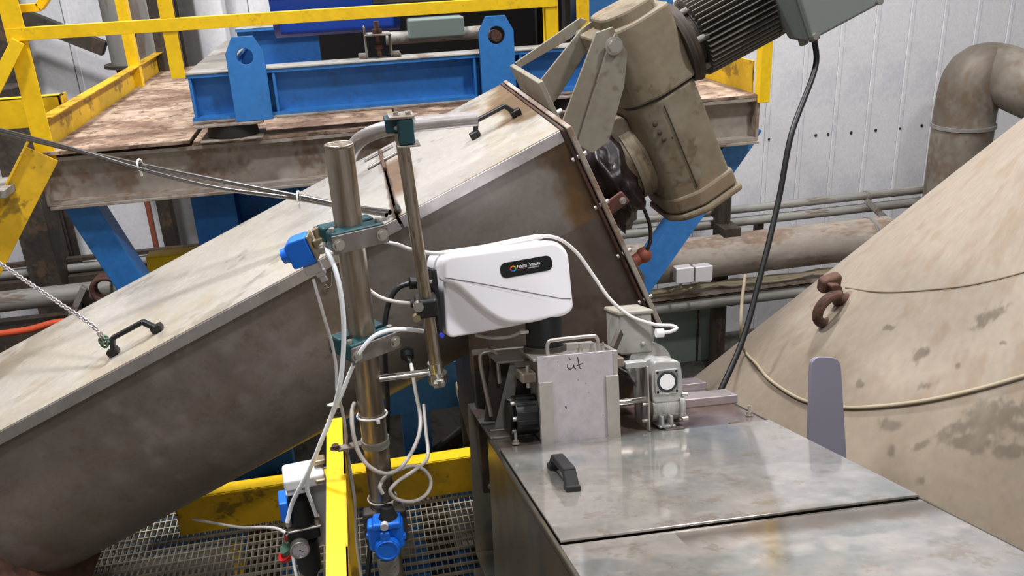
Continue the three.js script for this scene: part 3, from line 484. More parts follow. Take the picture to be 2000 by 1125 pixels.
// chain on the lower handle
{
  const a = cvp(0.31, 0.045, -0.12), b = pd(0, 515, 2.62), c = chainEnd;
  const cur = new THREE.CatmullRomCurve3([a, pd(185, 640, 2.33), pd(120, 595, 2.42), pd(60, 555, 2.52), b, pd(-80, 470, 2.78), c], false, 'centripetal');
  const t = thing('chain', 'thin bright twisted chain tied to the handle of the large lower lid', 'chain'); const N = 118, L = cur.getLength();
  const g = new THREE.TorusGeometry(0.0062, 0.0021, 6, 12).scale(1.5, 1, 1);
  for (let i = 0; i < N; i++) { const u = i / (N - 1), p = cur.getPointAt(u), d = cur.getTangentAt(u); const m = part(t, 'link', g, M.galv); m.position.copy(p); const x = d.clone().normalize(), s = V(0, 1, 0).cross(x).normalize(), y = x.clone().cross(s); const q = i % 2 ? [s, y] : [y, s.clone().negate()]; m.quaternion.setFromRotationMatrix(new THREE.Matrix4().makeBasis(x, q[0], x.clone().cross(q[0]))); }
  const kn = part(t, 'knot', new THREE.TorusKnotGeometry(0.011, 0.0035, 40, 6, 2, 3), M.green, 'dark green knot at the handle'); kn.position.copy(a);
}
// gear motor
{
  const t = thing('gear_motor', 'large dirty beige gear motor mounted at the top end of the conveyor', 'gear motor', null, CV);
  const gearTex = dirtTex(0x7d715c, [{ c: 0x695c48, p: 3, o: 5, lo: 0.42, hi: 0.65, a: 0.7 }, { c: 0x866c50, p: 4, o: 4, lo: 0.5, hi: 0.68, a: 0.5 }, { c: 0x54452f, p: 9, o: 5, lo: 0.62, hi: 0.72, a: 0.6 }, { c: 0x827d6c, p: 5, o: 4, lo: 0.52, hi: 0.72, a: 0.5 }], 512);
  const beige = mat({ map: gearTex, roughness: 0.72, bumpMap: fineBump, bumpScale: 0.001 });
  const blockY = (pts, y0, y1, r = 0.02) => { const g = plate(roundShape(pts.map(([x, z]) => [x, -z]), r), y1 - y0, 0.008, [], true); g.rotateX(-Math.PI / 2); g.translate(0, y0, 0); return uvBox(g); };
  const sec = (g = 0) => [[1.905 - g, -0.32], [1.925, -0.28 + g], [2.0, -0.255 + g], [2.125 + g, -0.29 + g], [2.125 + g, -0.5], [1.905 - g, -0.5]];
  part(t, 'lower_case', blockY(sec(), -0.46, -0.139), beige); part(t, 'upper_case', blockY(sec(0.01), -0.131, 0.1, 0.03), beige);
  part(t, 'end_cover', blockY(sec(0.008), -0.505, -0.452), beige, 'grey beige end cover'); part(t, 'cover_joint', blockY(sec(-0.006), -0.513, -0.45), M.darkSteel);
  part(t, 'case_joint', blockY(sec(-0.007), -0.155, -0.12), M.darkSteel); part(t, 'parting_line', b2(1.9985, 2.0015, -0.44, -0.16, -0.258, -0.2535, 0.0005), M.darkSteel);
  part(t, 'end_cap', blockY(sec(0.016), -0.53, -0.508), beige);
  part(t, 'top_cap', blockY([[1.94, -0.31], [2.0, -0.27], [2.11, -0.3], [2.11, -0.48], [1.94, -0.48]], 0.09, 0.135, 0.05), beige);
  part(t, 'output_boss', merge(cyl(0.13, 0.13, 0.05, 40).rotateZ(Math.PI / 2).translate(1.885, -0.32, -0.43), cyl(0.11, 0.12, 0.06, 40).rotateZ(Math.PI / 2).translate(1.845, -0.32, -0.43)), beige);
  part(t, 'side_lug', plate(roundShape([[1.842, -0.19], [1.87, -0.15], [1.905, -0.17], [1.905, -0.43], [1.87, -0.43]], 0.02), 0.16, 0.004, [], true).translate(0, 0, -0.52), beige);
  for (const [x, y] of [[1.955, -0.2], [1.958, -0.23], [1.962, -0.255], [1.99, -0.262]]) part(t, 'plug', new THREE.SphereGeometry(0.008, 10, 8).scale(1, 1, 0.4).translate(x, y, -0.262), M.darkSteel);
  // motor
  const my = -0.05, mz = -0.37;
  part(t, 'adapter_flange', cyl(0.115, 0.125, 0.03, 36).rotateZ(Math.PI / 2).translate(2.145, my, mz), M.darkSteel); part(t, 'adapter_neck', cyl(0.085, 0.09, 0.05, 36).rotateZ(Math.PI / 2).translate(2.175, my, mz), M.darkSteel);
  for (let k = 0; k < 6; k++) { const a = k / 6 * 2 * Math.PI + 0.4; part(t, 'flange_bolt', cyl(0.01, 0.01, 0.07, 6).rotateZ(Math.PI / 2).translate(2.165, my + 0.1 * Math.cos(a), mz + 0.1 * Math.sin(a)), M.steelGrey); }
  const stat = part(t, 'stator', cyl(0.095, 0.095, 0.25, 40).rotateZ(Math.PI / 2).translate(2.31, my, mz), plain(0x2e2a26, 0.6));
  const fg = rbox(0.235, 0.03, 0.0035, 0.001); for (let k = 0; k < 44; k++) { const a = k / 44 * 2 * Math.PI; const f = part(stat, 'cooling_fin', fg, M.fin || (M.fin = plain(0x6d675e, 0.5, 0.2))); f.position.set(2.305, my + 0.107 * Math.cos(a), mz + 0.107 * Math.sin(a)); f.rotation.x = a; }
  part(t, 'end_shield', cyl(0.122, 0.12, 0.03, 40).rotateZ(Math.PI / 2).translate(2.435, my, mz), M.darkSteel); part(t, 'fan_cover', cyl(0.12, 0.122, 0.14, 40).rotateZ(Math.PI / 2).translate(2.52, my, mz), M.darkSteel);
  const tb = part(t, 'terminal_box', b2(2.415, 2.655, -0.165, 0.04, -0.27, -0.15, 0.015), plain(0x6f7570, 0.6), 'grey terminal box'); part(tb, 'box_cover', b2(2.423, 2.648, -0.158, 0.033, -0.15, -0.128, 0.01), plain(0x7a807b, 0.6));
  part(tb, 'box_base', b2(2.41, 2.5, -0.13, 0.02, -0.3, -0.25, 0.01), plain(0x4c4c48, 0.6));
  for (const [x, y] of [[2.433, -0.147], [2.638, -0.147]]) part(tb, 'screw', cyl(0.009, 0.009, 0.012, 10).rotateX(Math.PI / 2).translate(x, y, -0.122), M.bolt);
  part(tb, 'cable_gland', merge(cyl(0.016, 0.016, 0.02, 6).translate(2.468, -0.175, -0.21), cyl(0.02, 0.02, 0.016, 16).translate(2.468, -0.168, -0.21)), M.steelGrey); part(tb, 'cable_gland', cyl(0.013, 0.013, 0.02, 6).translate(2.435, -0.172, -0.21), M.steelGrey);
  // torque bracket
  const b = thing('torque_bracket', 'pale welded bracket of flat plates between lid end and gearbox', 'bracket', null, CV);
  const bm = mat({ map: dirtTex(0x8c8677, [{ c: 0x807663, p: 4, o: 5, lo: 0.42, hi: 0.65, a: 0.6 }, { c: 0x6d5a44, p: 8, o: 5, lo: 0.6, hi: 0.72, a: 0.6 }], 256), roughness: 0.6, metalness: 0.2 });
  const poly = (pts, z, d) => plate(pts, d, 0.0015).translate(0, 0, z);
  part(b, 'rear_strap', poly([[1.702, 0.09], [1.702, 0.068], [1.9, 0.075], [1.97, 0.1], [1.95, 0.118]], -0.62, 0.012), bm);
  part(b, 'rear_plate', poly([[1.702, 0.02], [1.712, -0.06], [1.76, -0.04], [1.972, 0.09], [1.955, 0.118], [1.91, 0.112]], -0.48, 0.012), bm);
  part(b, 'front_plate', poly([[1.695, -0.06], [1.715, -0.125], [1.77, -0.095], [1.95, 0.065], [1.945, 0.12], [1.895, 0.128]], -0.25, 0.012), bm);
  part(b, 'side_plate', poly([[1.712, -0.13], [1.742, -0.172], [1.80, -0.165], [1.905, -0.04], [1.95, 0.04], [1.94, 0.105], [1.9, 0.075]], -0.232, 0.012), bm);
  part(b, 'bolt', rod(V(1.922, 0.076, -0.58), V(1.922, 0.076, -0.218), 0.017, 16), M.bolt); part(b, 'bolt_head', hexBolt(0.019, 0.014).translate(1.922, 0.076, -0.22), M.bolt);
  part(b, 'foot', b2(1.684, 1.7, -0.2, 0.085, -0.64, -0.22), bm); for (const [h, z] of [[0.03, -0.46], [-0.04, -0.3], [-0.17, -0.35]]) part(b, 'anchor_bolt', rod(V(1.69, h, z), V(1.725, h, z), 0.011, 6), M.galv);
  // grease
  const gg = new THREE.IcosahedronGeometry(1, 6); const p = gg.attributes.position; for (let i = 0; i < p.count; i++) { const v = V(p.getX(i), p.getY(i), p.getZ(i)); const n = fbm(v.x * 0.3 + v.z * 0.21 + 3, v.y * 0.3 - v.z * 0.17 + 3, 12, 4, 9) + 0.6 * (fbm(v.x * 0.3 + v.z * 0.3 + 1, v.y * 0.3 + 1, 40, 2, 19) - 0.5); v.multiplyScalar(0.72 + 0.56 * n); p.setXYZ(i, v.x, v.y, v.z); }
  let ge = mergeVertices((gg.deleteAttribute('normal'), gg.deleteAttribute('uv'), gg)); ge.computeVertexNormals(); ge.scale(0.085, 0.17, 0.17);
  const gr = thing('grease_lump', 'dark brown lump of caked grease around the drive shaft', 'grease', null, CV); part(gr, 'grease', ge, plain(0x1d1311, 0.42), null, [1.785, -0.33, -0.42]);
  part(gr, 'shaft', rod(V(1.69, -0.33, -0.43), V(1.86, -0.33, -0.43), 0.05), M.rust);
  part(gr, 'drip', hose([V(1.83, -0.44, -0.3), V(1.825, -0.5, -0.3), V(1.80, -0.55, -0.29), V(1.775, -0.57, -0.29)], 0.006, 20, 6), M.rubber);
  const lk = thing('shaft_clamp', 'reddish bolted clamp strip lying across the dark grease lump', 'clamp', null, CV);
  part(lk, 'strip', bar(V(1.7, -0.36, -0.24), V(1.78, -0.34, -0.22), 0.012, 0.045, V(0, 1, 0), 0.01), plain(0x6d4640, 0.5, 0.3)); part(lk, 'bolt', hexBolt(0.008, 0.01).translate(1.765, -0.345, -0.212), M.bolt);
  const vl = thing('drain_valve', 'small reddish drain valve at the lower edge of the end flange', 'valve', null, CV); part(vl, 'body', rod(V(1.7, -0.59, -0.3), V(1.76, -0.58, -0.3), 0.02, 14), M.copper); part(vl, 'knob', new THREE.SphereGeometry(0.026, 16, 12).translate(1.77, -0.58, -0.3), M.copper);
  // motor cable
  const c0 = cvp(2.468, -0.185, -0.21);
  solo('motor_cable', 'thick black cable hanging from the grey terminal box of the large motor', 'cable', hose([c0, c0.clone().add(V(0.006, -0.06, 0.01)), pd(1545, 265, 2.5), pd(1522, 385, 2.5), pd(1490, 520, 2.48), pd(1450, 665, 2.45), pd(1405, 768, 2.42), pd(1390, 800, 2.42), pd(1382, 900, 2.4)], 0.0085, 80, 10), M.black);
}
// stainless tubes that cross above the lid
{
  const end = cvp(1.16, 0.012, -0.03);
  const t = thing('sample_tube', 'pair of thin stainless tubes sloping down from the left edge to the lid gap', 'tubes');
  const off = (x, y, d) => pd(x, y, d);
  part(t, 'tube', hose([V(-5.99, 3.0, -3.3), off(-500, 145, 2.9), off(-200, 208, 2.75), off(0, 258, 2.7), off(275, 322, 2.58), off(580, 383, 2.42), off(690, 405, 2.36), end], 0.0075, 120, 10), M.tubeSteel);
  part(t, 'tube', hose([V(-5.99, 3.03, -3.28), off(-500, 137, 2.88), off(-200, 199, 2.72), off(0, 253, 2.68), off(140, 290, 2.62), off(275, 330, 2.56), off(420, 366, 2.48), off(580, 388, 2.42), off(690, 409, 2.36), end.clone().add(V(-0.01, -0.003, 0.012))], 0.006, 120, 10), M.tubeSteel);
  for (const [x, y, d] of [[273, 322, 2.57], [583, 385, 2.42]]) { const p = pd(x, y, d); const m = part(t, 'cable_tie', new THREE.TorusGeometry(0.0165, 0.0028, 8, 20).rotateY(Math.PI / 2 - 0.2), M.whitePlastic); m.position.copy(p); part(m, 'tie_end', rbox(0.006, 0.018, 0.006, 0.001).translate(0, -0.024, 0.004), M.whitePlastic); }
}

// ================================================================ sensor stand
const ZS = -1.75, PX = -0.025, PR = 0.029;
const mkFrame = (o, x, y) => { const X = x.clone().normalize(), Z = X.clone().cross(y).normalize(); return { o, x: X, y: Z.clone().cross(X), z: Z }; };
const yawFrame = (o, deg) => mkFrame(o, V(Math.cos(deg * D2R), 0, -Math.sin(deg * D2R)), V(0, 1, 0));
const flat = (fr, px, py, zl = 0) => { const d = pp(px, py, fr.o.clone().addScaledVector(fr.z, zl), fr.z).sub(fr.o); return [d.dot(fr.x), d.dot(fr.y)]; };
const loc = (fr, x, y, z) => fr.o.clone().addScaledVector(fr.x, x).addScaledVector(fr.y, y).addScaledVector(fr.z, z);
{
  const t = thing('stand_post', 'thick vertical stainless pipe that carries the sensor stand', 'pipe');
  part(t, 'pipe', rod(V(PX, 0.003, ZS), V(PX, 1.642, ZS), PR, 40), M.inoxPipe);
  part(t, 'end_cap', merge(cyl(PR, PR, 0.006, 40).translate(PX, 1.645, ZS), new THREE.TorusGeometry(PR - 0.003, 0.004, 8, 40).rotateX(Math.PI / 2).translate(PX, 1.647, ZS)), M.inoxPipe);
  part(t, 'base_plate', b2(PX - 0.07, PX + 0.07, 0.001, 0.012, ZS - 0.07, ZS + 0.07), M.inox);
  // pipe clamps
  const clamp = (label, px, py, deg, h) => {
    const yy = pz(px, py, ZS + 0.045).y - 0.006; const fr = yawFrame(V(PX, yy, ZS), deg); const c = thing('pipe_clamp', label, 'clamp', 'teal pipe clamps', fr);
    part(c, 'rear_jaw', rb(0.118, h, 0.036, 0.003, 0, -0.024, 0.006), M.teal); part(c, 'front_jaw', rb(0.118, h, 0.036, 0.003, 0, 0.024, 0.006), M.teal);
    part(c, 'front_plate', rb(0.122, h * 0.92, 0.005, 0.003, -0.003, 0.046, 0.001), M.clampPlate); part(c, 'rear_plate', rb(0.122, h * 0.92, 0.005, 0.003, -0.003, -0.046, 0.001), M.clampPlate);
    for (const x of [-0.046, 0.05]) { part(c, 'bolt', hexBolt(0.0095, 0.007).translate(x, -0.003, 0.049), M.bolt); part(c, 'jaw_screw', cyl(0.006, 0.006, 0.008, 10).translate(x * 1.05, h / 2 + 0.003, 0.028), M.bolt); }
  };
  clamp('upper teal pipe clamp with steel plate beside the blue solenoid valve', 690, 462, 23, 0.042);
  clamp('lower teal pipe clamp with steel plate near the middle of the thick pipe', 727, 676, 31, 0.042);
  // bent tube and second pipe
  const bt = thing('bent_tube', 'bright bent steel tube behind the top of the thick pipe', 'tube');
  const zt = ZS - 0.005;
  part(bt, 'tube', hose([V(PX + 0.012, pz(684, 330, zt).y, ZS - 0.055), pz(688, 292, ZS - 0.05), pz(706, 271, ZS - 0.035), pz(738, 256, ZS - 0.015), pz(772, 248, zt), pz(850, 239, zt), pz(931, 231, zt)], 0.0155, 70, 20), M.galv);
  const P2a = pz(783, 258, ZS + 0.01), P2b = pz(855, 742, ZS + 0.01);
  const p2 = thing('sensor_pipe', 'thin polished vertical pipe that holds the white sensor box', 'pipe');
  part(p2, 'pipe', rod(P2a, P2b, 0.0135, 28), M.inoxPipe); part(p2, 'foot_socket', rod(P2b.clone().add(V(-0.003, 0.045, 0)), P2b.clone().add(V(0, 0.0, 0)), 0.0165, 24), M.chrome);
  const tc = thing('cross_clamp', 'teal cross clamp joining bent tube and thin pipe at the top', 'clamp'); const tp = pz(791, 253, ZS + 0.005);
  part(tc, 'block', rb(0.032, 0.052, 0.06, tp.x, tp.y, tp.z, 0.005), M.teal); part(tc, 'top_plate', rb(0.05, 0.005, 0.062, tp.x - 0.006, tp.y + 0.0285, tp.z, 0.001), M.steelGrey); part(tc, 'bottom_plate', rb(0.046, 0.004, 0.06, tp.x + 0.003, tp.y - 0.0285, tp.z, 0.001), M.inox);
  for (const x of [-0.016, 0.008]) part(tc, 'bolt', cyl(0.006, 0.006, 0.007, 6).translate(tp.x + x, tp.y + 0.0345, tp.z + 0.01), M.bolt);
  part(tc, 'rear_block', rb(0.03, 0.03, 0.05, tp.x - 0.024, tp.y + 0.01, tp.z - 0.02, 0.004), M.teal);
  const ar = thing('link_rod', 'short polished arm from thick pipe to the foot of the thin pipe', 'arm'); const a0 = pz(745, 739, ZS + 0.01), a1 = pz(846, 726, ZS + 0.01);
  part(ar, 'rod', rod(V(PX + PR - 0.004, a0.y, ZS + 0.01), a1, 0.008, 20), M.chrome); const cl = part(ar, 'clamp_collar', merge(rod(P2b.clone().add(V(0, 0.018, 0)), P2b.clone().add(V(0, -0.004, 0)), 0.022, 20), rb(0.024, 0.02, 0.04, P2b.x, P2b.y + 0.005, P2b.z + 0.012, 0.003)), M.chrome);
  for (const s of [-1, 1]) part(cl, 'screw', rod(V(P2b.x + s * 0.008, P2b.y + 0.008, P2b.z + 0.03), V(P2b.x + s * 0.008, P2b.y + 0.008, P2b.z + 0.042), 0.005, 10), M.bolt);
}
// white sensor box
const SN = mkFrame(pd(990, 560, 1.93), V(0.9925, -0.03, -0.11), V(0.03, 0.965, -0.26));
{
  const F = (x, y, z = 0) => flat(SN, x, y, z);
  const t = thing('sensor_box', 'white boxy process sensor with a black name label', 'sensor', null, SN);
  const back = [[866, 502], [1086, 471], [1108, 490], [1120, 600], [1104, 615], [1004, 638], [872, 662]].map((q) => F(...q, -0.045));
  const bg = plate(roundShape(back, [0.03, 0.045, 0.04, 0.04, 0.03, 0.03, 0.022]), 0.2, 0.006, [], true, 7).translate(0, 0, -0.245); part(t, 'housing', bg, M.whitePaint);
  const front = [[863, 500], [1087, 469], [1111, 490], [1122, 604], [1106, 617], [1030, 633], [984, 632], [946, 608], [893, 559], [866, 550]].map((q) => F(...q));
  const fr = plate(roundShape(front, [0.025, 0.045, 0.03, 0.03, 0.02, 0.02, 0.03, 0.03, 0.012, 0.006]), 0.056, 0.011, [], true, 8).translate(0, 0, -0.056); part(t, 'front_cover', fr, M.whitePaint);
  // groove between upper and lower shell
  const gp = [[868, 542], [940, 554], [1010, 567], [1070, 578], [1098, 583], [1116, 583]].map((q) => { const f = F(...q, 0.0); return V(f[0], f[1], 0.0002); });
  part(t, 'shell_seam', hose(gp, 0.0011, 50, 6), plain(0x6d6a6c, 0.7), 'thin grey seam line');
  // label
  const c = document.createElement('canvas'); c.width = 1024; c.height = 320; const x = c.getContext('2d'); x.fillStyle = '#060607'; x.fillRect(0, 0, 1024, 320);
  const cols = ['#e8b92c', '#3cb04a', '#1f9fd8', '#2e57c8', '#d3322a', '#e8722a']; const cx = 250, cy = 150;
  cols.forEach((k, i) => { x.strokeStyle = k; x.lineWidth = 26; x.beginPath(); x.arc(cx, cy, 50, i * Math.PI / 3 - Math.PI / 2 + 0.08, (i + 1) * Math.PI / 3 - Math.PI / 2 - 0.02); x.stroke(); });
  x.fillStyle = '#f4f4f4'; x.font = 'bold 92px sans-serif'; x.save(); x.translate(322, 160); x.scale(0.62, 1); x.fillText('P', 0, 0); x.font = 'bold 74px sans-serif'; x.fillText('ROCESS', 62, 0); x.font = 'bold 92px sans-serif'; x.fillText('S', 400, 0); x.font = 'bold 74px sans-serif'; x.fillText('ENSORS', 462, 0); x.font = '26px sans-serif'; x.fillText('™', 800, -46); x.restore();
  x.fillStyle = '#c23a5a'; x.fillRect(322, 182, 190, 5); x.fillStyle = '#d8d4d8'; x.font = 'bold 34px sans-serif'; x.save(); x.translate(530, 204); x.scale(0.95, 1); x.fillText('CORPORATION', 0, 0); x.restore();
  const tx = new THREE.CanvasTexture(c); tx.colorSpace = THREE.SRGBColorSpace; tx.magFilter = THREE.LinearFilter;
  const l0 = F(977, 530), l1 = F(1078, 512), ln = Math.hypot(l1[0] - l0[0], l1[1] - l0[1]), la = Math.atan2(l1[1] - l0[1], l1[0] - l0[0]), lh = 0.034;
  const shp = roundShape([[-ln / 2, -lh / 2], [ln / 2, -lh / 2], [ln / 2, lh / 2], [-ln / 2, lh / 2]], 0.016); const lg = new THREE.ExtrudeGeometry(shp, { depth: 0.0012, bevelEnabled: false, curveSegments: 10 }); uvArea(lg, 0, 1, -ln / 2, ln / 2, -lh / 2, lh / 2);
  part(t, 'name_label', lg, mat({ map: tx, roughness: 0.35 }), 'black rounded label with a ring emblem and white lettering', [(l0[0] + l1[0]) / 2, (l0[1] + l1[1]) / 2, 0.0002], [0, 0, la]);
  // mounting plate, cable glands
  const e0 = F(864, 545), e1 = F(872, 660);
  const mp = part(t, 'mounting_plate', b2(e0[0] - 0.014, e0[0] - 0.002, e1[1] + 0.002, e0[1] + 0.02, -0.2, -0.04, 0.004), M.black, 'black mounting plate');
  for (let k = 0; k < 5; k++) part(mp, 'screw', cyl(0.005, 0.005, 0.008, 10).rotateZ(Math.PI / 2).translate(e0[0] - 0.016, e0[1] - 0.01 - k * 0.026, -0.055), M.bolt);
  part(mp, 'terminal_cover', b2(e0[0] - 0.03, e0[0] - 0.014, e1[1] + 0.03, e0[1] - 0.02, -0.12, -0.05, 0.005), M.black);
  part(t, 'blue_cap', cyl(0.005, 0.005, 0.012, 12).rotateX(Math.PI / 2).translate(e1[0] - 0.006, e1[1] + 0.004, -0.02), plain(0x2a3fd0, 0.4), 'small blue cap at the lower corner');
  const k1 = F(800, 552, -0.12), k2 = F(806, 592, -0.08);
  // black clamp on the thin pipe
  const kc = pz(832, 597, ZS + 0.01); const b = thing('sensor_clamp', 'black plastic clamp that fixes the white sensor to the thin pipe', 'clamp');
  part(b, 'clamp_body', rb(0.048, 0.044, 0.05, kc.x, kc.y, kc.z, 0.008), M.black); part(b, 'arm', b2(kc.x, loc(SN, e0[0] - 0.012, 0, -0.05).x, kc.y - 0.016, kc.y + 0.016, kc.z - 0.028, kc.z - 0.005, 0.004), M.black);
  part(b, 'knob', merge(cyl(0.011, 0.011, 0.014, 12).rotateX(Math.PI / 2).translate(kc.x - 0.018, kc.y + 0.012, kc.z + 0.028)), M.chrome); part(b, 'knob', cyl(0.009, 0.009, 0.014, 6).rotateX(Math.PI / 2).translate(kc.x - 0.024, kc.y - 0.014, kc.z + 0.026), M.brass);
  const gk = pd(800, 553, 1.98), gk2 = pd(812, 592, 1.96);
  part(b, 'cable_gland', rod(gk, gk.clone().add(V(0.035, -0.004, -0.005)), 0.014, 16), M.black); part(b, 'cable_gland', rod(gk2.clone().add(V(-0.012, 0, 0)), gk2.clone().add(V(0.02, 0.0, 0)), 0.009, 12), M.black);
  // cables of the sensor
  solo('power_cable', 'black cable from the sensor clamp down behind the thick pipe', 'cable', hose([gk, pd(778, 562, 1.98), pd(762, 585, 1.98), pd(752, 630, 1.98), pd(752, 700, 2.0), pd(757, 800, 2.03), pd(752, 890, 2.05), pd(740, 970, 2.05), pd(728, 1030, 2.04), pd(718, 1125, 2.02), pd(712, 1180, 2.02)], 0.0062, 90, 10), M.black);
  solo('signal_cable', 'grey cable from the thick pipe into the black sensor clamp', 'cable', hose([pd(700, 540, 1.97), pd(722, 567, 1.97), pd(745, 582, 1.97), pd(775, 590, 1.965), gk2.clone().add(V(-0.01, 0, 0))], 0.0048, 40, 8), M.tubeGrey);
}
// cables that run over the sensor to the small gear motor
const glandP = pd(1293, 650, 2.03);
{
  solo('motor_lead', 'pale grey cable running over the white sensor box to the small gear motor', 'cable', hose([pd(715, 470, 1.97), pd(745, 472, 1.96), pd(775, 477, 1.95), pd(800, 486, 1.99), pd(850, 494, 2.02), pd(930, 484, 2.0), pd(1010, 468, 2.0), pd(1055, 461, 2.0), pd(1090, 466, 2.02), pd(1125, 492, 2.04), pd(1160, 540, 2.05), pd(1192, 585, 2.05), pd(1232, 618, 2.05), pd(1280, 634, 2.05), pd(1316, 637, 2.04), pd(1322, 642, 2.03), pd(1308, 648, 2.03), glandP], 0.0042, 140, 10), M.cableGrey);
  solo('thin_lead', 'thin pale lead lying beside the thick cable on top of the sensor', 'cable', hose([pd(770, 477, 1.96), pd(808, 491, 2.0), pd(850, 497, 2.03), pd(930, 489, 2.02), pd(1010, 474, 2.02), pd(1060, 464, 2.02)], 0.003, 60, 8), M.greyPlastic);
}
// solenoid valve on the upper clamp
{
  const t = thing('solenoid_valve', 'blue solenoid valve with brass body beside the upper pipe clamp', 'valve');
  const D = 1.80; const c = pd(590, 488, D), ex = rgt.clone().setY(rgt.y + 0.28).normalize(); const fr = mkFrame(c, V(0.93, 0.28, 0.16), V(-0.2, 1, 0.05));
  const put = (name, g, m, label) => { g.applyMatrix4(new THREE.Matrix4().makeBasis(fr.x, fr.y, fr.z).setPosition(fr.o)); return part(t, name, g, m, label); };
  put('coil', plate(roundShape([[-0.028, -0.03], [0.022, -0.03], [0.022, 0.03], [-0.014, 0.03], [-0.028, 0.022]], 0.006), 0.04, 0.003, [], true).translate(0, 0, -0.02), M.bluePlastic, 'bright blue coil');
  put('coil_nut', merge(cyl(0.016, 0.016, 0.014, 20).rotateZ(Math.PI / 2).translate(-0.036, 0.0, 0), cyl(0.018, 0.018, 0.006, 20).rotateZ(Math.PI / 2).translate(-0.03, 0.0, 0)), M.bluePlastic);
  put('valve_plate', rb(0.005, 0.056, 0.04, 0.026, 0.002, 0, 0.002), M.brass); put('brass_body', merge(rb(0.024, 0.022, 0.028, 0.042, 0.004, 0, 0.004), cyl(0.008, 0.009, 0.024, 8).translate(0.044, 0.022, 0), cyl(0.01, 0.01, 0.03, 16).rotateZ(Math.PI / 2).translate(0.06, 0.012, -0.01)), M.brass);
  put('tube_fitting', merge(cyl(0.0095, 0.0095, 0.018, 16).rotateX(Math.PI / 2).translate(0.05, -0.002, 0.024), cyl(0.007, 0.007, 0.012, 16).rotateX(Math.PI / 2).translate(0.05, -0.002, 0.036)), M.bolt);
  put('plug', merge(rb(0.036, 0.024, 0.03, 0.004, -0.044, 0, 0.006), rb(0.02, 0.014, 0.02, 0.014, -0.061, 0, 0.004)), M.greyPlastic, 'pale grey plug');
  put('plug_gland', cyl(0.007, 0.008, 0.014, 12).translate(0.014, -0.073, 0), M.greyPlastic);
  put('mounting_lug', rb(0.06, 0.006, 0.02, 0.075, 0.02, -0.02, 0.002), M.bolt);
  solo('air_tube', 'pale blue white air tube curving down from the solenoid valve', 'tube', hose([pd(628, 480, 1.77), pd(645, 502, 1.76), pd(660, 545, 1.76), pd(670, 610, 1.78), pd(671, 680, 1.81), pd(664, 750, 1.84), pd(648, 810, 1.88), pd(628, 860, 1.9), pd(610, 905, 1.93), pd(590, 945, 1.96), pd(570, 985, 2.0), pd(561, 1020, 2.01)], 0.0052, 100, 10), M.tubeWhite);
  solo('plug_lead', 'translucent grey lead hanging from the grey plug of the solenoid valve', 'cable', hose([pd(612, 545, 1.8), pd(622, 580, 1.8), pd(636, 630, 1.81), pd(648, 670, 1.83), pd(657, 720, 1.85), pd(659, 770, 1.87), pd(668, 800, 1.9), pd(676, 850, 1.95), pd(676, 872, 2.0)], 0.0036, 70, 8), M.greyPlastic);
  solo('air_tube', 'white air tube bending from the thin pipe across the lower clamp', 'tube', hose([pd(826, 647, 1.93), pd(790, 643, 1.86), pd(760, 645, 1.84), pd(730, 657, 1.82), pd(705, 685, 1.82), pd(685, 725, 1.84), pd(665, 775, 1.86), pd(640, 830, 1.89), pd(620, 880, 1.91), pd(604, 920, 1.94), pd(600, 955, 1.97), pd(610, 985, 2.0), pd(618, 1008, 2.01)], 0.0047, 100, 10), M.tubeWhite);
  const tie = thing('cable_tie', 'small white cable tie bundling the two air tubes', 'cable tie'); const q = pd(651, 790, 1.877); const m = part(tie, 'loop', new THREE.TorusGeometry(0.011, 0.0022, 8, 20).rotateX(Math.PI / 2 - 0.3), M.whitePlastic); m.position.copy(q); part(tie, 'lock', rbox(0.009, 0.007, 0.006, 0.001), M.whitePlastic).position.copy(q.clone().add(V(0.008, 0, 0.01)));
}
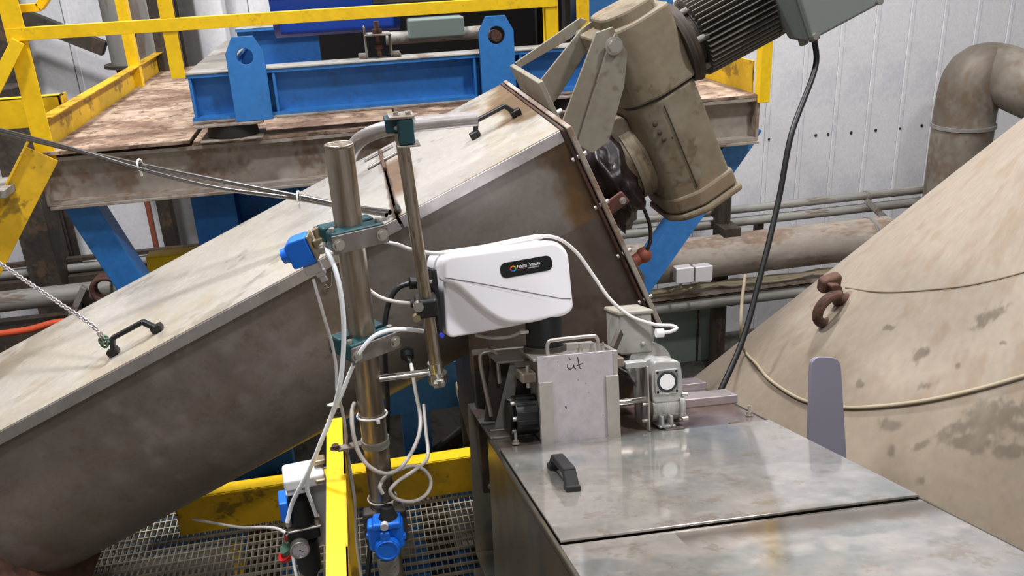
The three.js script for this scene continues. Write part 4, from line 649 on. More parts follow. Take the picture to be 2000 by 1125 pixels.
// cable gland on the trough and the grey tube loops
{
  { const k = pp(648, 545, cvp(0, 0, -0.015), V(0, 0, 1)); solo('wire_hook', 'small bright wire hook on the trough beside the thick pipe', 'hook', hose([V(k.x + 0.002, k.y + 0.02, k.z), V(k.x, k.y - 0.005, k.z + 0.003), V(k.x - 0.004, k.y - 0.018, k.z + 0.004), V(k.x - 0.013, k.y - 0.02, k.z + 0.004), V(k.x - 0.018, k.y - 0.01, k.z + 0.003)], 0.0022, 24, 6), M.chrome); }
  const q = pp(795, 690, cvp(0, 0, -0.02), V(0, 0, 1)); const t = thing('cable_gland', 'black cable gland in the side of the conveyor trough', 'gland');
  part(t, 'nut', cyl(0.021, 0.021, 0.014, 6).rotateX(Math.PI / 2).translate(q.x, q.y, q.z + 0.006), M.black); part(t, 'cap', cyl(0.011, 0.018, 0.024, 20).rotateX(Math.PI / 2).translate(q.x, q.y, q.z + 0.022), M.black); part(t, 'sleeve', hose([V(q.x, q.y, q.z + 0.03), V(q.x + 0.004, q.y - 0.006, q.z + 0.045), V(q.x + 0.006, q.y - 0.03, q.z + 0.05)], 0.0085, 16, 10), M.black);
  solo('sample_hose', 'grey hose hanging from the black gland in a large loop around the pipe', 'hose', hose([V(q.x + 0.006, q.y - 0.025, q.z + 0.05), pd(805, 722, 2.12), pd(812, 765, 2.1), pd(821, 815, 2.08), pd(818, 850, 2.05), pd(803, 885, 2.02), pd(780, 915, 1.98), pd(752, 925, 1.94), pd(722, 912, 1.92), pd(700, 882, 1.92), pd(689, 840, 1.92), pd(688, 800, 1.93), pd(693, 786, 1.94)], 0.0048, 110, 10), M.tubeGrey);
  solo('sample_hose', 'grey hose coiled in a small loop beside the lower end of the pipe', 'hose', hose([pd(748, 965, 1.95), pd(742, 952, 1.95), pd(750, 935, 1.96), pd(775, 920, 1.98), pd(805, 910, 2.02), pd(828, 918, 2.04), pd(841, 938, 2.05), pd(838, 958, 2.04), pd(820, 975, 2.01), pd(795, 980, 1.98), pd(770, 972, 1.96), pd(762, 958, 1.95), pd(775, 942, 1.96), pd(805, 922, 2.0), pd(833, 898, 2.08), pd(836, 880, 2.12), pd(832, 840, 2.16), pd(828, 790, 2.2)], 0.0045, 130, 10), M.tubeGrey);
  const th2 = thing('cable_tie', 'white cable tie around the lower part of the thick pipe', 'cable tie'); const ty = pz(722, 810, ZS).y; part(th2, 'band', new THREE.TorusGeometry(PR + 0.004, 0.0026, 8, 40).rotateX(Math.PI / 2 - 0.1).translate(PX, ty, ZS), M.whitePlastic); part(th2, 'lock', rb(0.008, 0.008, 0.006, PX + 0.012, ty - 0.002, ZS + PR + 0.006, 0.001), M.whitePlastic);
  const t3 = thing('cable_tie', 'thin grey tie around the foot of the thick pipe above the blue socket', 'cable tie'); const t3y = pz(740, 972, ZS).y; part(t3, 'band', new THREE.TorusGeometry(PR + 0.004, 0.002, 8, 40).rotateX(Math.PI / 2 - 0.05).translate(PX, t3y, ZS), M.tubeGrey); part(t3, 'lock', rb(0.008, 0.006, 0.006, PX + 0.02, t3y, ZS + PR, 0.001), M.tubeGrey);
}

// ================================================================ sloping chute with sampler
const P0 = pd(1135, 862, 1.95);
const CHa = V(-0.0224, -0.2597, -0.9654).normalize(); let CHc = V(0.9985, -0.045, 0.02); CHc.addScaledVector(CHa, -CHa.dot(CHc)).normalize();
const CHz = CHa.clone().negate(), CHy = CHz.clone().cross(CHc).normalize();
const CH = { o: P0, x: CHc, y: CHy, z: CHz };
const XL = -0.19, XR = 0.456;
{
  const t = thing('steel_chute', 'long stainless chute with shiny stained covers in the right foreground', 'chute', null, CH);
  const smear = [{ c: 0x969894, p: 3, o: 6, lo: 0.36, hi: 0.68, a: 0.7, sx: 0.7, sy: 2.2 }, { c: 0xb4a898, p: 4, o: 5, lo: 0.44, hi: 0.76, a: 0.5 }, { c: 0x7c8482, p: 5, o: 6, lo: 0.5, hi: 0.72, a: 0.55, sx: 0.6, sy: 1.8 }, { c: 0xc6c0b8, p: 9, o: 4, lo: 0.54, hi: 0.78, a: 0.5, sx: 0.6, sy: 2 }, { c: 0x8a7a68, p: 40, o: 3, lo: 0.62, hi: 0.8, a: 0.4 }];
  const topTex = areaTex(-0.22, 0.5, -0.5, 1.2, 0xa9a49e, smear, 768, 1536, (x, z, n) => {
    const a = n(9, 5), b = n(20, 4, 1, 1, 640); const brown = hex(0x6d4a40), dk = hex(0x4a3a2c);
    const rear = ss(-0.0, -0.03, z + (a - 0.5) * 0.06) * 0.55; const corner = ss(0.1, 0.0, Math.hypot((x + 0.15) * 0.9, z + 0.02) + (a - 0.5) * 0.12) * 0.75;
    const seam = ss(0.05, 0.0, Math.abs(z - 0.575) + (a - 0.5) * 0.07 + (x < 0.0 ? 0.03 : 0)) * 0.5;
    return [[brown, rear * ss(0.36, 0.6, a)], [dk, corner * 0.8], [dk, seam]];
  });
  const rTex = (() => { const d = new Uint8Array(256 * 512 * 4); for (let j = 0; j < 512; j++) for (let i = 0; i < 256; i++) { const x = i / 256 * 0.72, z = j / 512 * 1.7; const n = fbm(x * 0.7 + 3, z * 0.7 + 3, 4, 5, 4242); const o = (j * 256 + i) * 4; d[o] = d[o + 1] = d[o + 2] = 255 * (0.1 + 0.3 * ss(0.46, 0.72, n)); d[o + 3] = 255; } const tt = finish(new THREE.DataTexture(d, 256, 512)); tt.wrapS = tt.wrapT = THREE.ClampToEdgeWrapping; return tt; })();
  const top = mat({ map: topTex, roughness: 1, roughnessMap: rTex, metalness: 0.62 });
  const sheet = (x0, x1, z0, z1, y0, y1) => uvArea(b2(x0, x1, y0, y1, z0, z1, 0.0015), 0, 2, -0.22, 0.5, -0.5, 1.2);
  part(t, 'rear_plate', sheet(XL, XR, -0.46, 0.0, -0.006, -0.001), top); part(t, 'middle_cover', sheet(XL + 0.004, XR, 0.002, 0.538, 0.0, 0.005), top); part(t, 'front_cover', sheet(XL, XR, 0.5425, 1.15, -0.007, -0.001), top);
  const sideM = mat({ map: dirtTex(0x7f7a6e, [{ c: 0x5f5d58, p: 3, o: 5, lo: 0.42, hi: 0.62, a: 0.7 }, { c: 0x8d7d60, p: 4, o: 5, lo: 0.5, hi: 0.68, a: 0.5 }], 256), roughness: 0.28, metalness: 0.8 });
  part(t, 'left_side', b2(XL - 0.003, XL, -0.42, -0.004, -0.12, 1.15, 0.001), sideM); part(t, 'right_side', b2(XR, XR + 0.003, -0.42, -0.004, -0.46, 1.15, 0.001), sideM); part(t, 'bottom', b2(XL, XR, -0.424, -0.42, -0.46, 1.15, 0.001), sideM);
  part(t, 'edge_fold', b2(XL - 0.006, XL + 0.003, -0.012, 0.0, -0.09, 1.15, 0.003), sideM); part(t, 'edge_fold', b2(XR - 0.002, XR + 0.005, -0.01, 0.001, -0.46, 1.15, 0.003), sideM);
  part(t, 'rear_wall', b2(XL, XR, -0.42, -0.006, -0.463, -0.46), sideM);
  const lipM = mat({ map: dirtTex(0xa59a98, [{ c: 0x867a78, p: 5, o: 5, lo: 0.38, hi: 0.7, a: 0.6 }], 256), roughness: 0.4, metalness: 0.3 });
  // raised lips at the rear right
  part(t, 'raised_lip', b2(0.26, 0.47, -0.002, 0.022, -0.26, -0.19, 0.004), lipM); part(t, 'raised_lip', b2(0.28, 0.46, -0.002, 0.02, -0.43, -0.36, 0.004), lipM);
  const wing = (x, z) => { part(t, 'bolt', hexBolt(0.007, 0.008).rotateX(-Math.PI / 2).translate(x, 0.002, z), M.bolt); part(t, 'stud', cyl(0.0035, 0.0035, 0.024, 8).translate(x, 0.014, z), M.bolt); };
  wing(-0.143, -0.029); wing(0.437, -0.063);
  const hz0 = 0.175, hz1 = 0.322, hx = -0.106;
  const hd = part(t, 'cover_handle', merge(bar(V(hx, 0.036, hz0 + 0.03), V(hx, 0.036, hz1 - 0.02), 0.026, 0.014, V(0, 1, 0), 0.004), bar(V(hx, 0.002, hz0), V(hx, 0.038, hz0 + 0.035), 0.026, 0.014, V(0, 1, 0), 0.004), bar(V(hx, 0.004, hz1), V(hx, 0.038, hz1 - 0.03), 0.026, 0.016, V(0, 1, 0), 0.004)), M.blackMatt, 'black bridge handle');
  part(hd, 'foot', b2(hx - 0.014, hx + 0.014, 0.003, 0.016, hz1 - 0.02, hz1 + 0.006, 0.003), M.blackMatt); part(hd, 'foot', b2(hx - 0.014, hx + 0.014, 0.003, 0.016, hz0 - 0.006, hz0 + 0.02, 0.003), M.blackMatt);
  // rusty scrap on the cover edge
  part(t, 'latch', b2(0.2, 0.245, 0.0, 0.008, -0.012, 0.006, 0.002), M.darkSteel); part(t, 'latch', b2(0.36, 0.385, -0.002, 0.005, -0.014, 0.0, 0.002), M.rust);

  // sampler box
  const s = thing('sampler_box', 'upright stainless sampler box with hand-written letters on its front plate', 'box', null, CH);
  part(s, 'body', b2(-0.086, 0.083, 0.001, 0.19, -0.115, -0.004, 0.003), M.inox);
  const c = document.createElement('canvas'); c.width = 512; c.height = 580; const x = c.getContext('2d'); x.fillStyle = '#c4bec0'; x.fillRect(0, 0, 512, 580);
  const r2 = mulberry(8); for (let k = 0; k < 500; k++) { x.fillStyle = ['rgba(160,152,150,0.06)', 'rgba(215,210,212,0.08)', 'rgba(140,128,118,0.05)'][k % 3]; x.beginPath(); x.ellipse(r2() * 512, r2() * 580, 5 + r2() * 50, 4 + r2() * 26, r2() * 3, 0, 7); x.fill(); }
  x.fillStyle = 'rgba(190,182,180,0.5)'; x.fillRect(140, 112, 175, 70);
  x.strokeStyle = '#2a2628'; x.lineCap = 'round'; x.lineWidth = 6; const st = (...p) => { x.beginPath(); x.moveTo(p[0], p[1]); for (let i = 2; i < p.length; i += 2) x.lineTo(p[i], p[i + 1]); x.stroke(); };
  st(202, 66, 200, 82, 208, 96, 222, 98, 236, 90, 244, 74); st(244, 74, 246, 92, 256, 98); st(212, 22, 222, 36); st(272, 26, 276, 62, 284, 98, 292, 100); st(264, 78, 284, 74, 304, 68);
  x.lineWidth = 9; st(176, 340, 180, 350); x.fillStyle = 'rgba(60,52,50,0.6)'; for (const [a, b] of [[138, 44], [270, 172], [320, 200], [430, 420], [336, 262]]) { x.beginPath(); x.arc(a, b, 3.5, 0, 7); x.fill(); }
  const tx = new THREE.CanvasTexture(c); tx.colorSpace = THREE.SRGBColorSpace; tx.magFilter = THREE.LinearFilter;
  const sp = b2(-0.092, 0.081, 0.0, 0.2, -0.004, 0.001, 0.001); uvArea(sp, 0, 1, -0.092, 0.081, 0, 0.2); part(s, 'slide_plate', sp, mat({ map: tx, roughness: 0.38, metalness: 0.55 }), 'front slide plate with hand-written black marks');
  part(s, 'guide_strip', b2(-0.092, -0.062, 0.0, 0.143, 0.001, 0.008, 0.001), M.inox); part(s, 'guide_strip', b2(0.061, 0.091, 0.0, 0.145, 0.001, 0.008, 0.001), M.inox);
  part(s, 'side_cheek', b2(0.081, 0.092, 0.13, 0.2, -0.1, 0.001, 0.001), M.inox);
  part(s, 'pull_handle', hose([V(-0.066, 0.195, -0.006), V(-0.066, 0.222, -0.006), V(-0.062, 0.231, -0.006), V(-0.05, 0.233, -0.006), V(0.03, 0.235, -0.006), V(0.044, 0.234, -0.006), V(0.049, 0.226, -0.006), V(0.051, 0.197, -0.006)], 0.0042, 60, 10, 0.2), M.inox);
  part(s, 'top_plate', b2(-0.1, 0.09, 0.188, 0.194, -0.15, -0.006, 0.001), M.inox);
  for (const [bx, bz] of [[0.02, -0.05], [0.045, -0.04], [0.075, -0.05]]) part(s, 'top_bolt', merge(cyl(0.006, 0.006, 0.008, 6).translate(bx, 0.198, bz), cyl(0.003, 0.003, 0.016, 8).translate(bx, 0.204, bz)), M.bolt);
  for (const [x0, x1, hh] of [[-0.122, -0.088, 0.148], [0.088, 0.118, 0.165]]) { const l = part(s, 'mounting_lug', b2(x0, x1, hh - 0.012, hh + 0.01, -0.1, -0.03, 0.003), M.steelGrey); part(l, 'lug_bolt', cyl(0.005, 0.005, 0.05, 8).translate((x0 + x1) / 2, hh, -0.045), M.bolt); }
  part(s, 'side_arm', bar(V(0.1, 0.19, -0.06), V(0.13, 0.225, -0.09), 0.012, 0.02), M.darkSteel);
  // black flange bearing at left
  const fb = thing('flange_bearing', 'black round flange bearing with bolts on the left side of the sampler box', 'bearing', null, CH);
  const bc = V(-0.115, 0.056, -0.07); part(fb, 'housing', merge(cyl(0.045, 0.045, 0.05, 32).rotateZ(Math.PI / 2).translate(bc.x + 0.002, bc.y, bc.z), cyl(0.03, 0.038, 0.014, 32).rotateZ(-Math.PI / 2).translate(bc.x - 0.03, bc.y, bc.z)), M.black);
  for (let k = 0; k < 6; k++) { const a = k / 6 * 6.283 + 0.5; part(fb, 'bolt', cyl(0.006, 0.006, 0.01, 6).rotateZ(Math.PI / 2).translate(bc.x - 0.027, bc.y + 0.036 * Math.cos(a), bc.z + 0.036 * Math.sin(a)), M.bolt); }
  for (let k = 0; k < 4; k++) { const a = k / 4 * 1.8 - 0.2; part(fb, 'rib', rb(0.046, 0.012, 0.006, bc.x + 0.002, bc.y + 0.043 * Math.sin(a), bc.z + 0.043 * Math.cos(a), 0.002), M.black); }
  // sensing tube between sensor and chute
  const tb = thing('sensing_tube', 'black cylinder between the white sensor and the sampler box', 'tube', null, CH);
  part(tb, 'tube', cyl(0.043, 0.043, 0.1, 40).translate(-0.05, 0.246, -0.1), plain(0x0b0c0d, 0.4)); part(tb, 'foot_ring', cyl(0.05, 0.05, 0.012, 40).translate(-0.05, 0.2, -0.1), M.darkSteel);
  part(tb, 'tube_seam', cyl(0.0435, 0.0435, 0.004, 40).translate(-0.05, 0.225, -0.1), M.black);
  const f0 = pd(1022, 655, 2.0); part(tb, 'air_fitting', merge(cyl(0.006, 0.006, 0.02, 10).rotateZ(Math.PI / 2).translate(-0.1, 0.243, -0.09), cyl(0.008, 0.008, 0.008, 6).rotateZ(Math.PI / 2).translate(-0.104, 0.243, -0.09)), M.bolt);
  solo('air_tube', 'short clear air tube entering the black cylinder under the sensor', 'tube', hose([pd(930, 655, 2.1), pd(960, 660, 2.06), pd(995, 658, 2.03), loc(CH, -0.106, 0.243, -0.09)], 0.004, 30, 8), M.greyPlastic);

  // small worm gear motor at right
  const g = thing('worm_gear_motor', 'small pale grey worm gear motor beside the sampler box', 'gear motor', null, CH);
  const gm = mat({ map: dirtTex(0xa9a7a2, [{ c: 0x8f8c85, p: 5, o: 5, lo: 0.45, hi: 0.68, a: 0.6 }, { c: 0xc2bfba, p: 7, o: 4, lo: 0.58, hi: 0.72, a: 0.6 }], 256), roughness: 0.45, metalness: 0.35 });
  const gc = V(0.219, 0.11, -0.03);
  part(g, 'gear_case', merge(plate(roundShape([[0.185, 0.06], [0.255, 0.06], [0.262, 0.1], [0.255, 0.155], [0.19, 0.16], [0.182, 0.11]], 0.012), 0.07, 0.004, [], true).translate(0, 0, -0.105), cyl(0.036, 0.036, 0.075, 32).rotateZ(Math.PI / 2).translate(0.223, 0.045, -0.07)), gm);
  part(g, 'output_rim', cyl(0.043, 0.043, 0.012, 36).rotateZ(Math.PI / 2).translate(0.256, 0.045, -0.07), gm); part(g, 'inner_rim', cyl(0.034, 0.036, 0.012, 36).rotateZ(Math.PI / 2).translate(0.182, 0.045, -0.07), M.darkSteel);
  part(g, 'square_flange', plate(roundShape([[gc.x - 0.029, gc.y - 0.029], [gc.x + 0.029, gc.y - 0.029], [gc.x + 0.029, gc.y + 0.029], [gc.x - 0.029, gc.y + 0.029]], 0.009), 0.012, 0.002, [[gc.x - 0.023, gc.y - 0.023, 0.0025], [gc.x + 0.023, gc.y - 0.023, 0.0025], [gc.x - 0.023, gc.y + 0.023, 0.0025], [gc.x + 0.023, gc.y + 0.023, 0.0025]], true).translate(0, 0, gc.z - 0.012), gm);
  const rg = part(g, 'seal_ring', new THREE.RingGeometry(0.0185, 0.0245, 40).translate(gc.x, gc.y, gc.z + 0.0006), plain(0x25262a, 0.5), 'dark ring'); part(g, 'cap_disc', cyl(0.0185, 0.0185, 0.004, 40).rotateX(Math.PI / 2).translate(gc.x, gc.y, gc.z), M.whitePlastic, 'white round cap');
  for (const [dx, dy] of [[-1, -1], [1, -1], [-1, 1], [1, 1]]) part(g, 'flange_hole', cyl(0.003, 0.003, 0.004, 10).rotateX(Math.PI / 2).translate(gc.x + dx * 0.023, gc.y + dy * 0.023, gc.z - 0.001), M.blackMatt);
  part(g, 'foot', merge(b2(0.2, 0.208, 0.002, 0.03, -0.065, -0.025, 0.002), b2(0.222, 0.23, 0.002, 0.03, -0.065, -0.025, 0.002), b2(0.196, 0.236, 0.002, 0.008, -0.1, -0.025, 0.002)), gm);
  for (const [bx, by] of [[0.262, 0.075], [0.262, 0.018]]) part(g, 'bolt', cyl(0.005, 0.005, 0.014, 8).rotateZ(Math.PI / 2).translate(bx, by, -0.035), M.bolt);
  // motor behind: axis away from the viewer
  const mc = V(0.197, 0.135, -0.2); part(g, 'motor_flange', cyl(0.055, 0.055, 0.014, 40).rotateX(Math.PI / 2).translate(mc.x + 0.01, mc.y, -0.115), gm); part(g, 'motor_body', cyl(0.046, 0.046, 0.16, 40).rotateX(Math.PI / 2).translate(mc.x + 0.01, mc.y, -0.2), gm);
  const ff = rbox(0.004, 0.012, 0.15, 0.001); for (let k = 0; k < 20; k++) { const a = k / 20 * 6.283; const f = part(g, 'cooling_fin', ff, gm); f.position.set(mc.x + 0.01 + 0.049 * Math.sin(a), mc.y + 0.049 * Math.cos(a), -0.2); f.rotation.z = -a; }
  const tbx = part(g, 'terminal_box', b2(0.133, 0.215, 0.165, 0.262, -0.21, -0.105, 0.006), mat({ map: gm.map, color: 0xe6e6e0, roughness: 0.55 }), 'pale grey terminal box'); part(tbx, 'box_lid', b2(0.129, 0.219, 0.26, 0.27, -0.214, -0.101, 0.004), mat({ map: gm.map, color: 0xe4dfd2, roughness: 0.55 }));
  const gl = glandP.clone().sub(CH.o); const gx = gl.dot(CH.x), gy = gl.dot(CH.y), gz = gl.dot(CH.z); part(tbx, 'cable_gland', cyl(0.011, 0.011, 0.018, 6).rotateZ(Math.PI / 2).translate(gx - 0.006, gy, gz), M.whitePlastic, 'white cable gland'); part(tbx, 'gland_neck', rod(V(0.213, gy, gz), V(gx, gy, gz), 0.007, 10), M.whitePlastic);
  part(tbx, 'eye_bolt', new THREE.SphereGeometry(0.006, 10, 8).translate(0.19, 0.19, -0.104), gm);
  part(g, 'worm_housing', cyl(0.03, 0.034, 0.05, 32).rotateX(Math.PI / 2).translate(0.2, 0.13, -0.09), gm);
  const sh = thing('drive_shaft', 'short bright shaft between sampler box and worm gear motor', 'shaft', null, CH); part(sh, 'shaft', rod(V(0.084, 0.062, -0.07), V(0.19, 0.062, -0.07), 0.0085, 20), M.chrome); part(sh, 'collar', rod(V(0.084, 0.062, -0.07), V(0.098, 0.062, -0.07), 0.016, 20), M.inox);
  const gp = thing('guard_plate', 'thin upright steel plate standing left of the worm gear motor', 'plate', null, CH); part(gp, 'plate', b2(0.168, 0.1715, 0.001, 0.152, -0.12, -0.02, 0.0008), M.inox); part(gp, 'top_bar', b2(0.12, 0.171, 0.148, 0.162, -0.06, -0.03, 0.002), gm); part(gp, 'bolt', cyl(0.005, 0.005, 0.01, 6).rotateZ(Math.PI / 2).translate(0.163, 0.02, -0.04), M.bolt); part(gp, 'bolt', cyl(0.004, 0.004, 0.01, 6).rotateZ(Math.PI / 2).translate(0.163, 0.062, -0.03), M.bolt);
  // gusset, left support
  const sp2 = thing('chute_bracket', 'dull steel bracket with gusset plates at the left rear of the chute', 'bracket', null, CH);
  part(sp2, 'gusset', plate([[-0.178, -0.02], [-0.135, -0.02], [-0.105, 0.14], [-0.12, 0.17]], 0.006, 0.001).translate(0, 0, -0.16), M.steelGrey); part(sp2, 'base_plate', b2(-0.19, -0.09, -0.002, 0.004, -0.2, -0.09), M.steelGrey); part(sp2, 'rear_gusset', plate([[-0.178, 0], [-0.09, 0], [-0.09, 0.12], [-0.13, 0.17], [-0.15, 0.17]], 0.005, 0.001).translate(0, 0, -0.26), M.darkSteel);
  part(sp2, 'loop_bar', hose([V(-0.165, 0.02, -0.22), V(-0.185, 0.16, -0.22), V(-0.183, 0.175, -0.22), V(-0.172, 0.18, -0.22), V(-0.152, 0.18, -0.22), V(-0.145, 0.17, -0.22), V(-0.14, 0.1, -0.22)], 0.005, 40, 8, 0.2), M.inox);
  part(sp2, 'weld', rod(V(-0.18, 0.004, -0.15), V(-0.13, 0.004, -0.15), 0.003, 6), M.bolt);
  const lg = thing('steel_upright', 'dark brown steel upright at the left of the chute', 'leg'); const la = pd(942, 690, 2.25), lb = pd(948, 990, 2.25);
  part(lg, 'channel', b2(la.x - 0.025, la.x + 0.022, 0.0, la.y, la.z - 0.03, la.z + 0.005), M.darkSteel); part(lg, 'flange', b2(la.x + 0.016, la.x + 0.022, 0.0, la.y, la.z - 0.03, la.z + 0.05), M.darkSteel); part(lg, 'foot', b2(la.x - 0.07, la.x + 0.07, 0.001, 0.012, la.z - 0.06, la.z + 0.05), M.darkSteel);
  for (const yy of [0.35, 0.5, 0.62]) part(lg, 'bolt', hexBolt(0.008, 0.006).translate(la.x, yy, la.z + 0.006), M.bolt);
  // fill between the trough outlet and the chute
  const hp = thing('outlet_hood', 'dark stained outlet hood between conveyor end and chute', 'hood', null, CH); part(hp, 'hood', plate([[-0.12, 0.12], [0.3, 0.12], [0.3, 0.0], [-0.12, 0.0]], 0.004, 0.001).translate(0, 0, -0.3), M.darkSteel); part(hp, 'top_flange', b2(-0.16, 0.12, 0.165, 0.172, -0.3, -0.13), M.steelGrey);
  // column foot under the chute
  const cf = pd(985, 1060, 2.35); const cb = thing('foot_column', 'pale brown square column foot standing on the grating under the chute', 'column'); part(cb, 'column', b2(cf.x - 0.07, cf.x + 0.1, 0.0, 0.33, cf.z - 0.1, cf.z + 0.02), M.steelDirty); part(cb, 'cap', b2(cf.x - 0.08, cf.x + 0.11, 0.33, 0.34, cf.z - 0.11, cf.z + 0.03), M.darkSteel);
  // lilac lug plate
  const fr = { o: loc(CH, 0, 0, 0.02), x: CH.x, y: CH.y, z: CH.z }; const q = (a, b) => flat(fr, a, b); const lp = thing('lug_plate', 'upright grey lilac plate with a rounded top behind the right edge of the chute', 'plate', null, fr);
  const c0 = q(1574, 885), c1 = q(1580, 712), c2 = q(1636, 712), c3 = q(1648, 890); part(lp, 'plate', plate(roundShape([[c0[0], -0.3], [c0[0], c0[1]], [c1[0], c1[1] + 0.02], [c2[0], c2[1] + 0.018], [c3[0], c3[1]], [c3[0], -0.3]], [0.002, 0.01, 0.026, 0.026, 0.01, 0.002]), 0.012, 0.001, [], true), M.lilac);
  part(lp, 'tie_bar', b2(XR + 0.004, c3[0], -0.3, -0.22, -0.02, 0.0), M.steelGrey);
}
// ================================================================ beige steel cone at right
{
  const ap = pd(2150, 111, 3.3), k = 0.9; const t = thing('steel_cone', 'huge beige stained steel cone at the right', 'hopper');
  const sg = 160, g = new THREE.CylinderGeometry(0.02 * k, 2.4 * k, 2.38, sg, 8, true); g.translate(0, -1.21, 0);
  const uv = g.attributes.uv, p = g.attributes.position; for (let i = 0; i < p.count; i++) { uv.setXY(i, uv.getX(i) , -p.getY(i) / 2.45); }
  const hitCone = (px, py) => { // nearest point of the cone on a line of sight
    const d = rayOf(px, py), o = EYE.clone().sub(ap); const A = d.x * d.x + d.z * d.z - k * k * d.y * d.y, B = 2 * (o.x * d.x + o.z * d.z - k * k * o.y * d.y), C = o.x * o.x + o.z * o.z - k * k * o.y * o.y, D = B * B - 4 * A * C; if (D < 0) return null; const r = [(-B - Math.sqrt(D)) / 2 / A, (-B + Math.sqrt(D)) / 2 / A].filter((s) => s > 0 && o.y + s * d.y < 0).sort((a, b) => a - b); return r.length ? o.addScaledVector(d, r[0]) : null; };
  const coneUV = (px, py) => { const h = hitCone(px, py); if (!h) return null; let th = Math.atan2(h.x, h.z) / (2 * Math.PI); if (th < 0) th += 1; return [th, -h.y / 2.45]; };
  // stain islands, read where they lie on the cone
  const spots = [[1935, 618, 40, 14, -30], [1800, 692, 28, 12, -35], [1815, 755, 22, 12, -20], [1680, 750, 10, 7, 0], [1870, 840, 60, 18, -25], [1960, 820, 70, 40, -5], [1890, 865, 60, 22, 0], [1800, 870, 30, 10, -20], [1740, 830, 22, 14, 0], [1800, 940, 12, 10, 0], [1735, 640, 10, 5, 0], [1870, 715, 10, 8, -40], [1960, 670, 8, 4, 0], [1740, 880, 16, 20, 0], [1980, 880, 50, 14, 0], [1790, 1000, 10, 6, 0]].map(([x, y, a, b, r]) => { const c = coneUV(x, y), e = coneUV(x + a * Math.cos(r * D2R), y + a * Math.sin(r * D2R)), f = coneUV(x - b * Math.sin(r * D2R), y + b * Math.cos(r * D2R)); if (!c || !e || !f) return null; const m = [e[0] - c[0], e[1] - c[1], f[0] - c[0], f[1] - c[1]], det = m[0] * m[3] - m[1] * m[2]; return { c, i: [m[3] / det, -m[2] / det, -m[1] / det, m[0] / det] }; }).filter(Boolean);
  const W = 2048, H = 512, b = hex(0x978b7a), data = new Uint8Array(W * H * 4); const low = coneUV(1800, 815)[1];
  for (let j = 0; j < H; j++) for (let i = 0; i < W; i++) {
    const u = (i + 0.5) / W, v = (j + 0.5) / H; let r = b[0], gg = b[1], bb = b[2]; const mix = (c, m) => { r += (c[0] - r) * m; gg += (c[1] - gg) * m; bb += (c[2] - bb) * m; };
    const n1 = fbm(u, v, 8, 6, 3, 1.7, 1), n2 = fbm(u, v, 10, 5, 71, 1.7, 1), n3 = fbm(u, v, 30, 4, 113, 3, 1), n4 = fbm(u, v, 120, 3, 211, 3, 1);
    mix([148, 136, 118], 0.6 * ss(0.36, 0.68, n1)); mix([160, 148, 131], 0.4 * ss(0.44, 0.74, n2)); mix([132, 108, 84], 0.3 * ss(0.54, 0.76, n3)); mix([128, 114, 96], 0.7 * ss(low - 0.02, low + 0.03, v + (n1 - 0.5) * 0.12));
    let s = 0; for (const q of spots) { let du = u - q.c[0]; const dv = v - q.c[1]; const a = q.i[0] * du + q.i[1] * dv, bq = q.i[2] * du + q.i[3] * dv; const d = Math.hypot(a, bq) + (n3 - 0.5) * 1.3 + (n2 - 0.5) * 0.6 + (n4 - 0.5) * 1.1; s = Math.max(s, ss(1.25, 0.6, d)); }
    mix([98, 88, 74], 0.75 * s * Math.min(1, 0.3 + 1.3 * n3)); { const gq = 0.95 + 0.1 * n4; r *= gq; gg *= gq; bb *= gq; }; const o = (j * W + i) * 4; data[o] = r; data[o + 1] = gg; data[o + 2] = bb; data[o + 3] = 255;
  }
  const tx = new THREE.DataTexture(data, W, H); tx.colorSpace = THREE.SRGBColorSpace; finish(tx); tx.wrapT = THREE.ClampToEdgeWrapping;
  g.translate(ap.x, ap.y, ap.z); part(t, 'shell', g, mat({ map: tx, roughness: 0.8, bumpMap: fineBump, bumpScale: 0.0015 }));
  const onC = (px, py, out = 0) => { const h = hitCone(px, py); if (!h) return null; const n = V(h.x, 0, h.z).normalize().multiplyScalar(Math.cos(Math.atan(k))).add(V(0, Math.sin(Math.atan(k)), 0)); return h.add(ap).addScaledVector(n, out); };
  const ln = (pts, out = 0) => pts.map(([x, y]) => onC(x, y, out)).filter(Boolean);
  part(t, 'weld_seam', hose(ln([[1652, 562], [1700, 569], [1740, 571], [1820, 566], [1900, 556], [1998, 532], [2080, 505]]), 0.004, 60, 8), plain(0x7d6c58, 0.8));
  solo('cone_cable', 'beige cable draped across the steel cone', 'cable', hose([pd(1456, 535, 3.75), pd(1449, 590, 3.74), pd(1447, 640, 3.74), ...ln([[1458, 690], [1478, 712], [1510, 747], [1575, 785], [1645, 797], [1720, 795], [1813, 783], [1907, 762], [1998, 736], [2080, 708]], 0.008)], 0.0075, 120, 8), plain(0xa0937a, 0.7));
  // pad eye and shackle
  const s0 = onC(1640, 585, 0.05), fr = mkFrame(s0, V(1, 0.15, -0.2), V(0.1, 1, 0.2)); const sk = thing('shackle', 'rusty bow shackle hanging in a lug on the left flank of the cone', 'shackle', null, fr);
  part(sk, 'bow', new THREE.TorusGeometry(0.07, 0.022, 14, 36, Math.PI * 1.72).rotateZ(1.1).translate(-0.05, -0.03, 0.06), M.rust); part(sk, 'pin', rod(V(-0.01, 0.0, 0.05), V(0.1, -0.035, 0.05), 0.022, 16), M.rust); part(sk, 'pin_head', rod(V(0.08, -0.03, 0.05), V(0.11, -0.038, 0.05), 0.034, 16), M.rust);
  part(sk, 'lug_plate', plate(roundShape([[-0.06, 0.09], [0.0, 0.07], [0.05, -0.06], [0.0, -0.06]], 0.02), 0.03, 0.003, [], true).translate(0, 0, 0.02), M.rust); part(sk, 'pad', rb(0.1, 0.07, 0.05, -0.02, 0.06, 0.0, 0.015), M.rust);
}
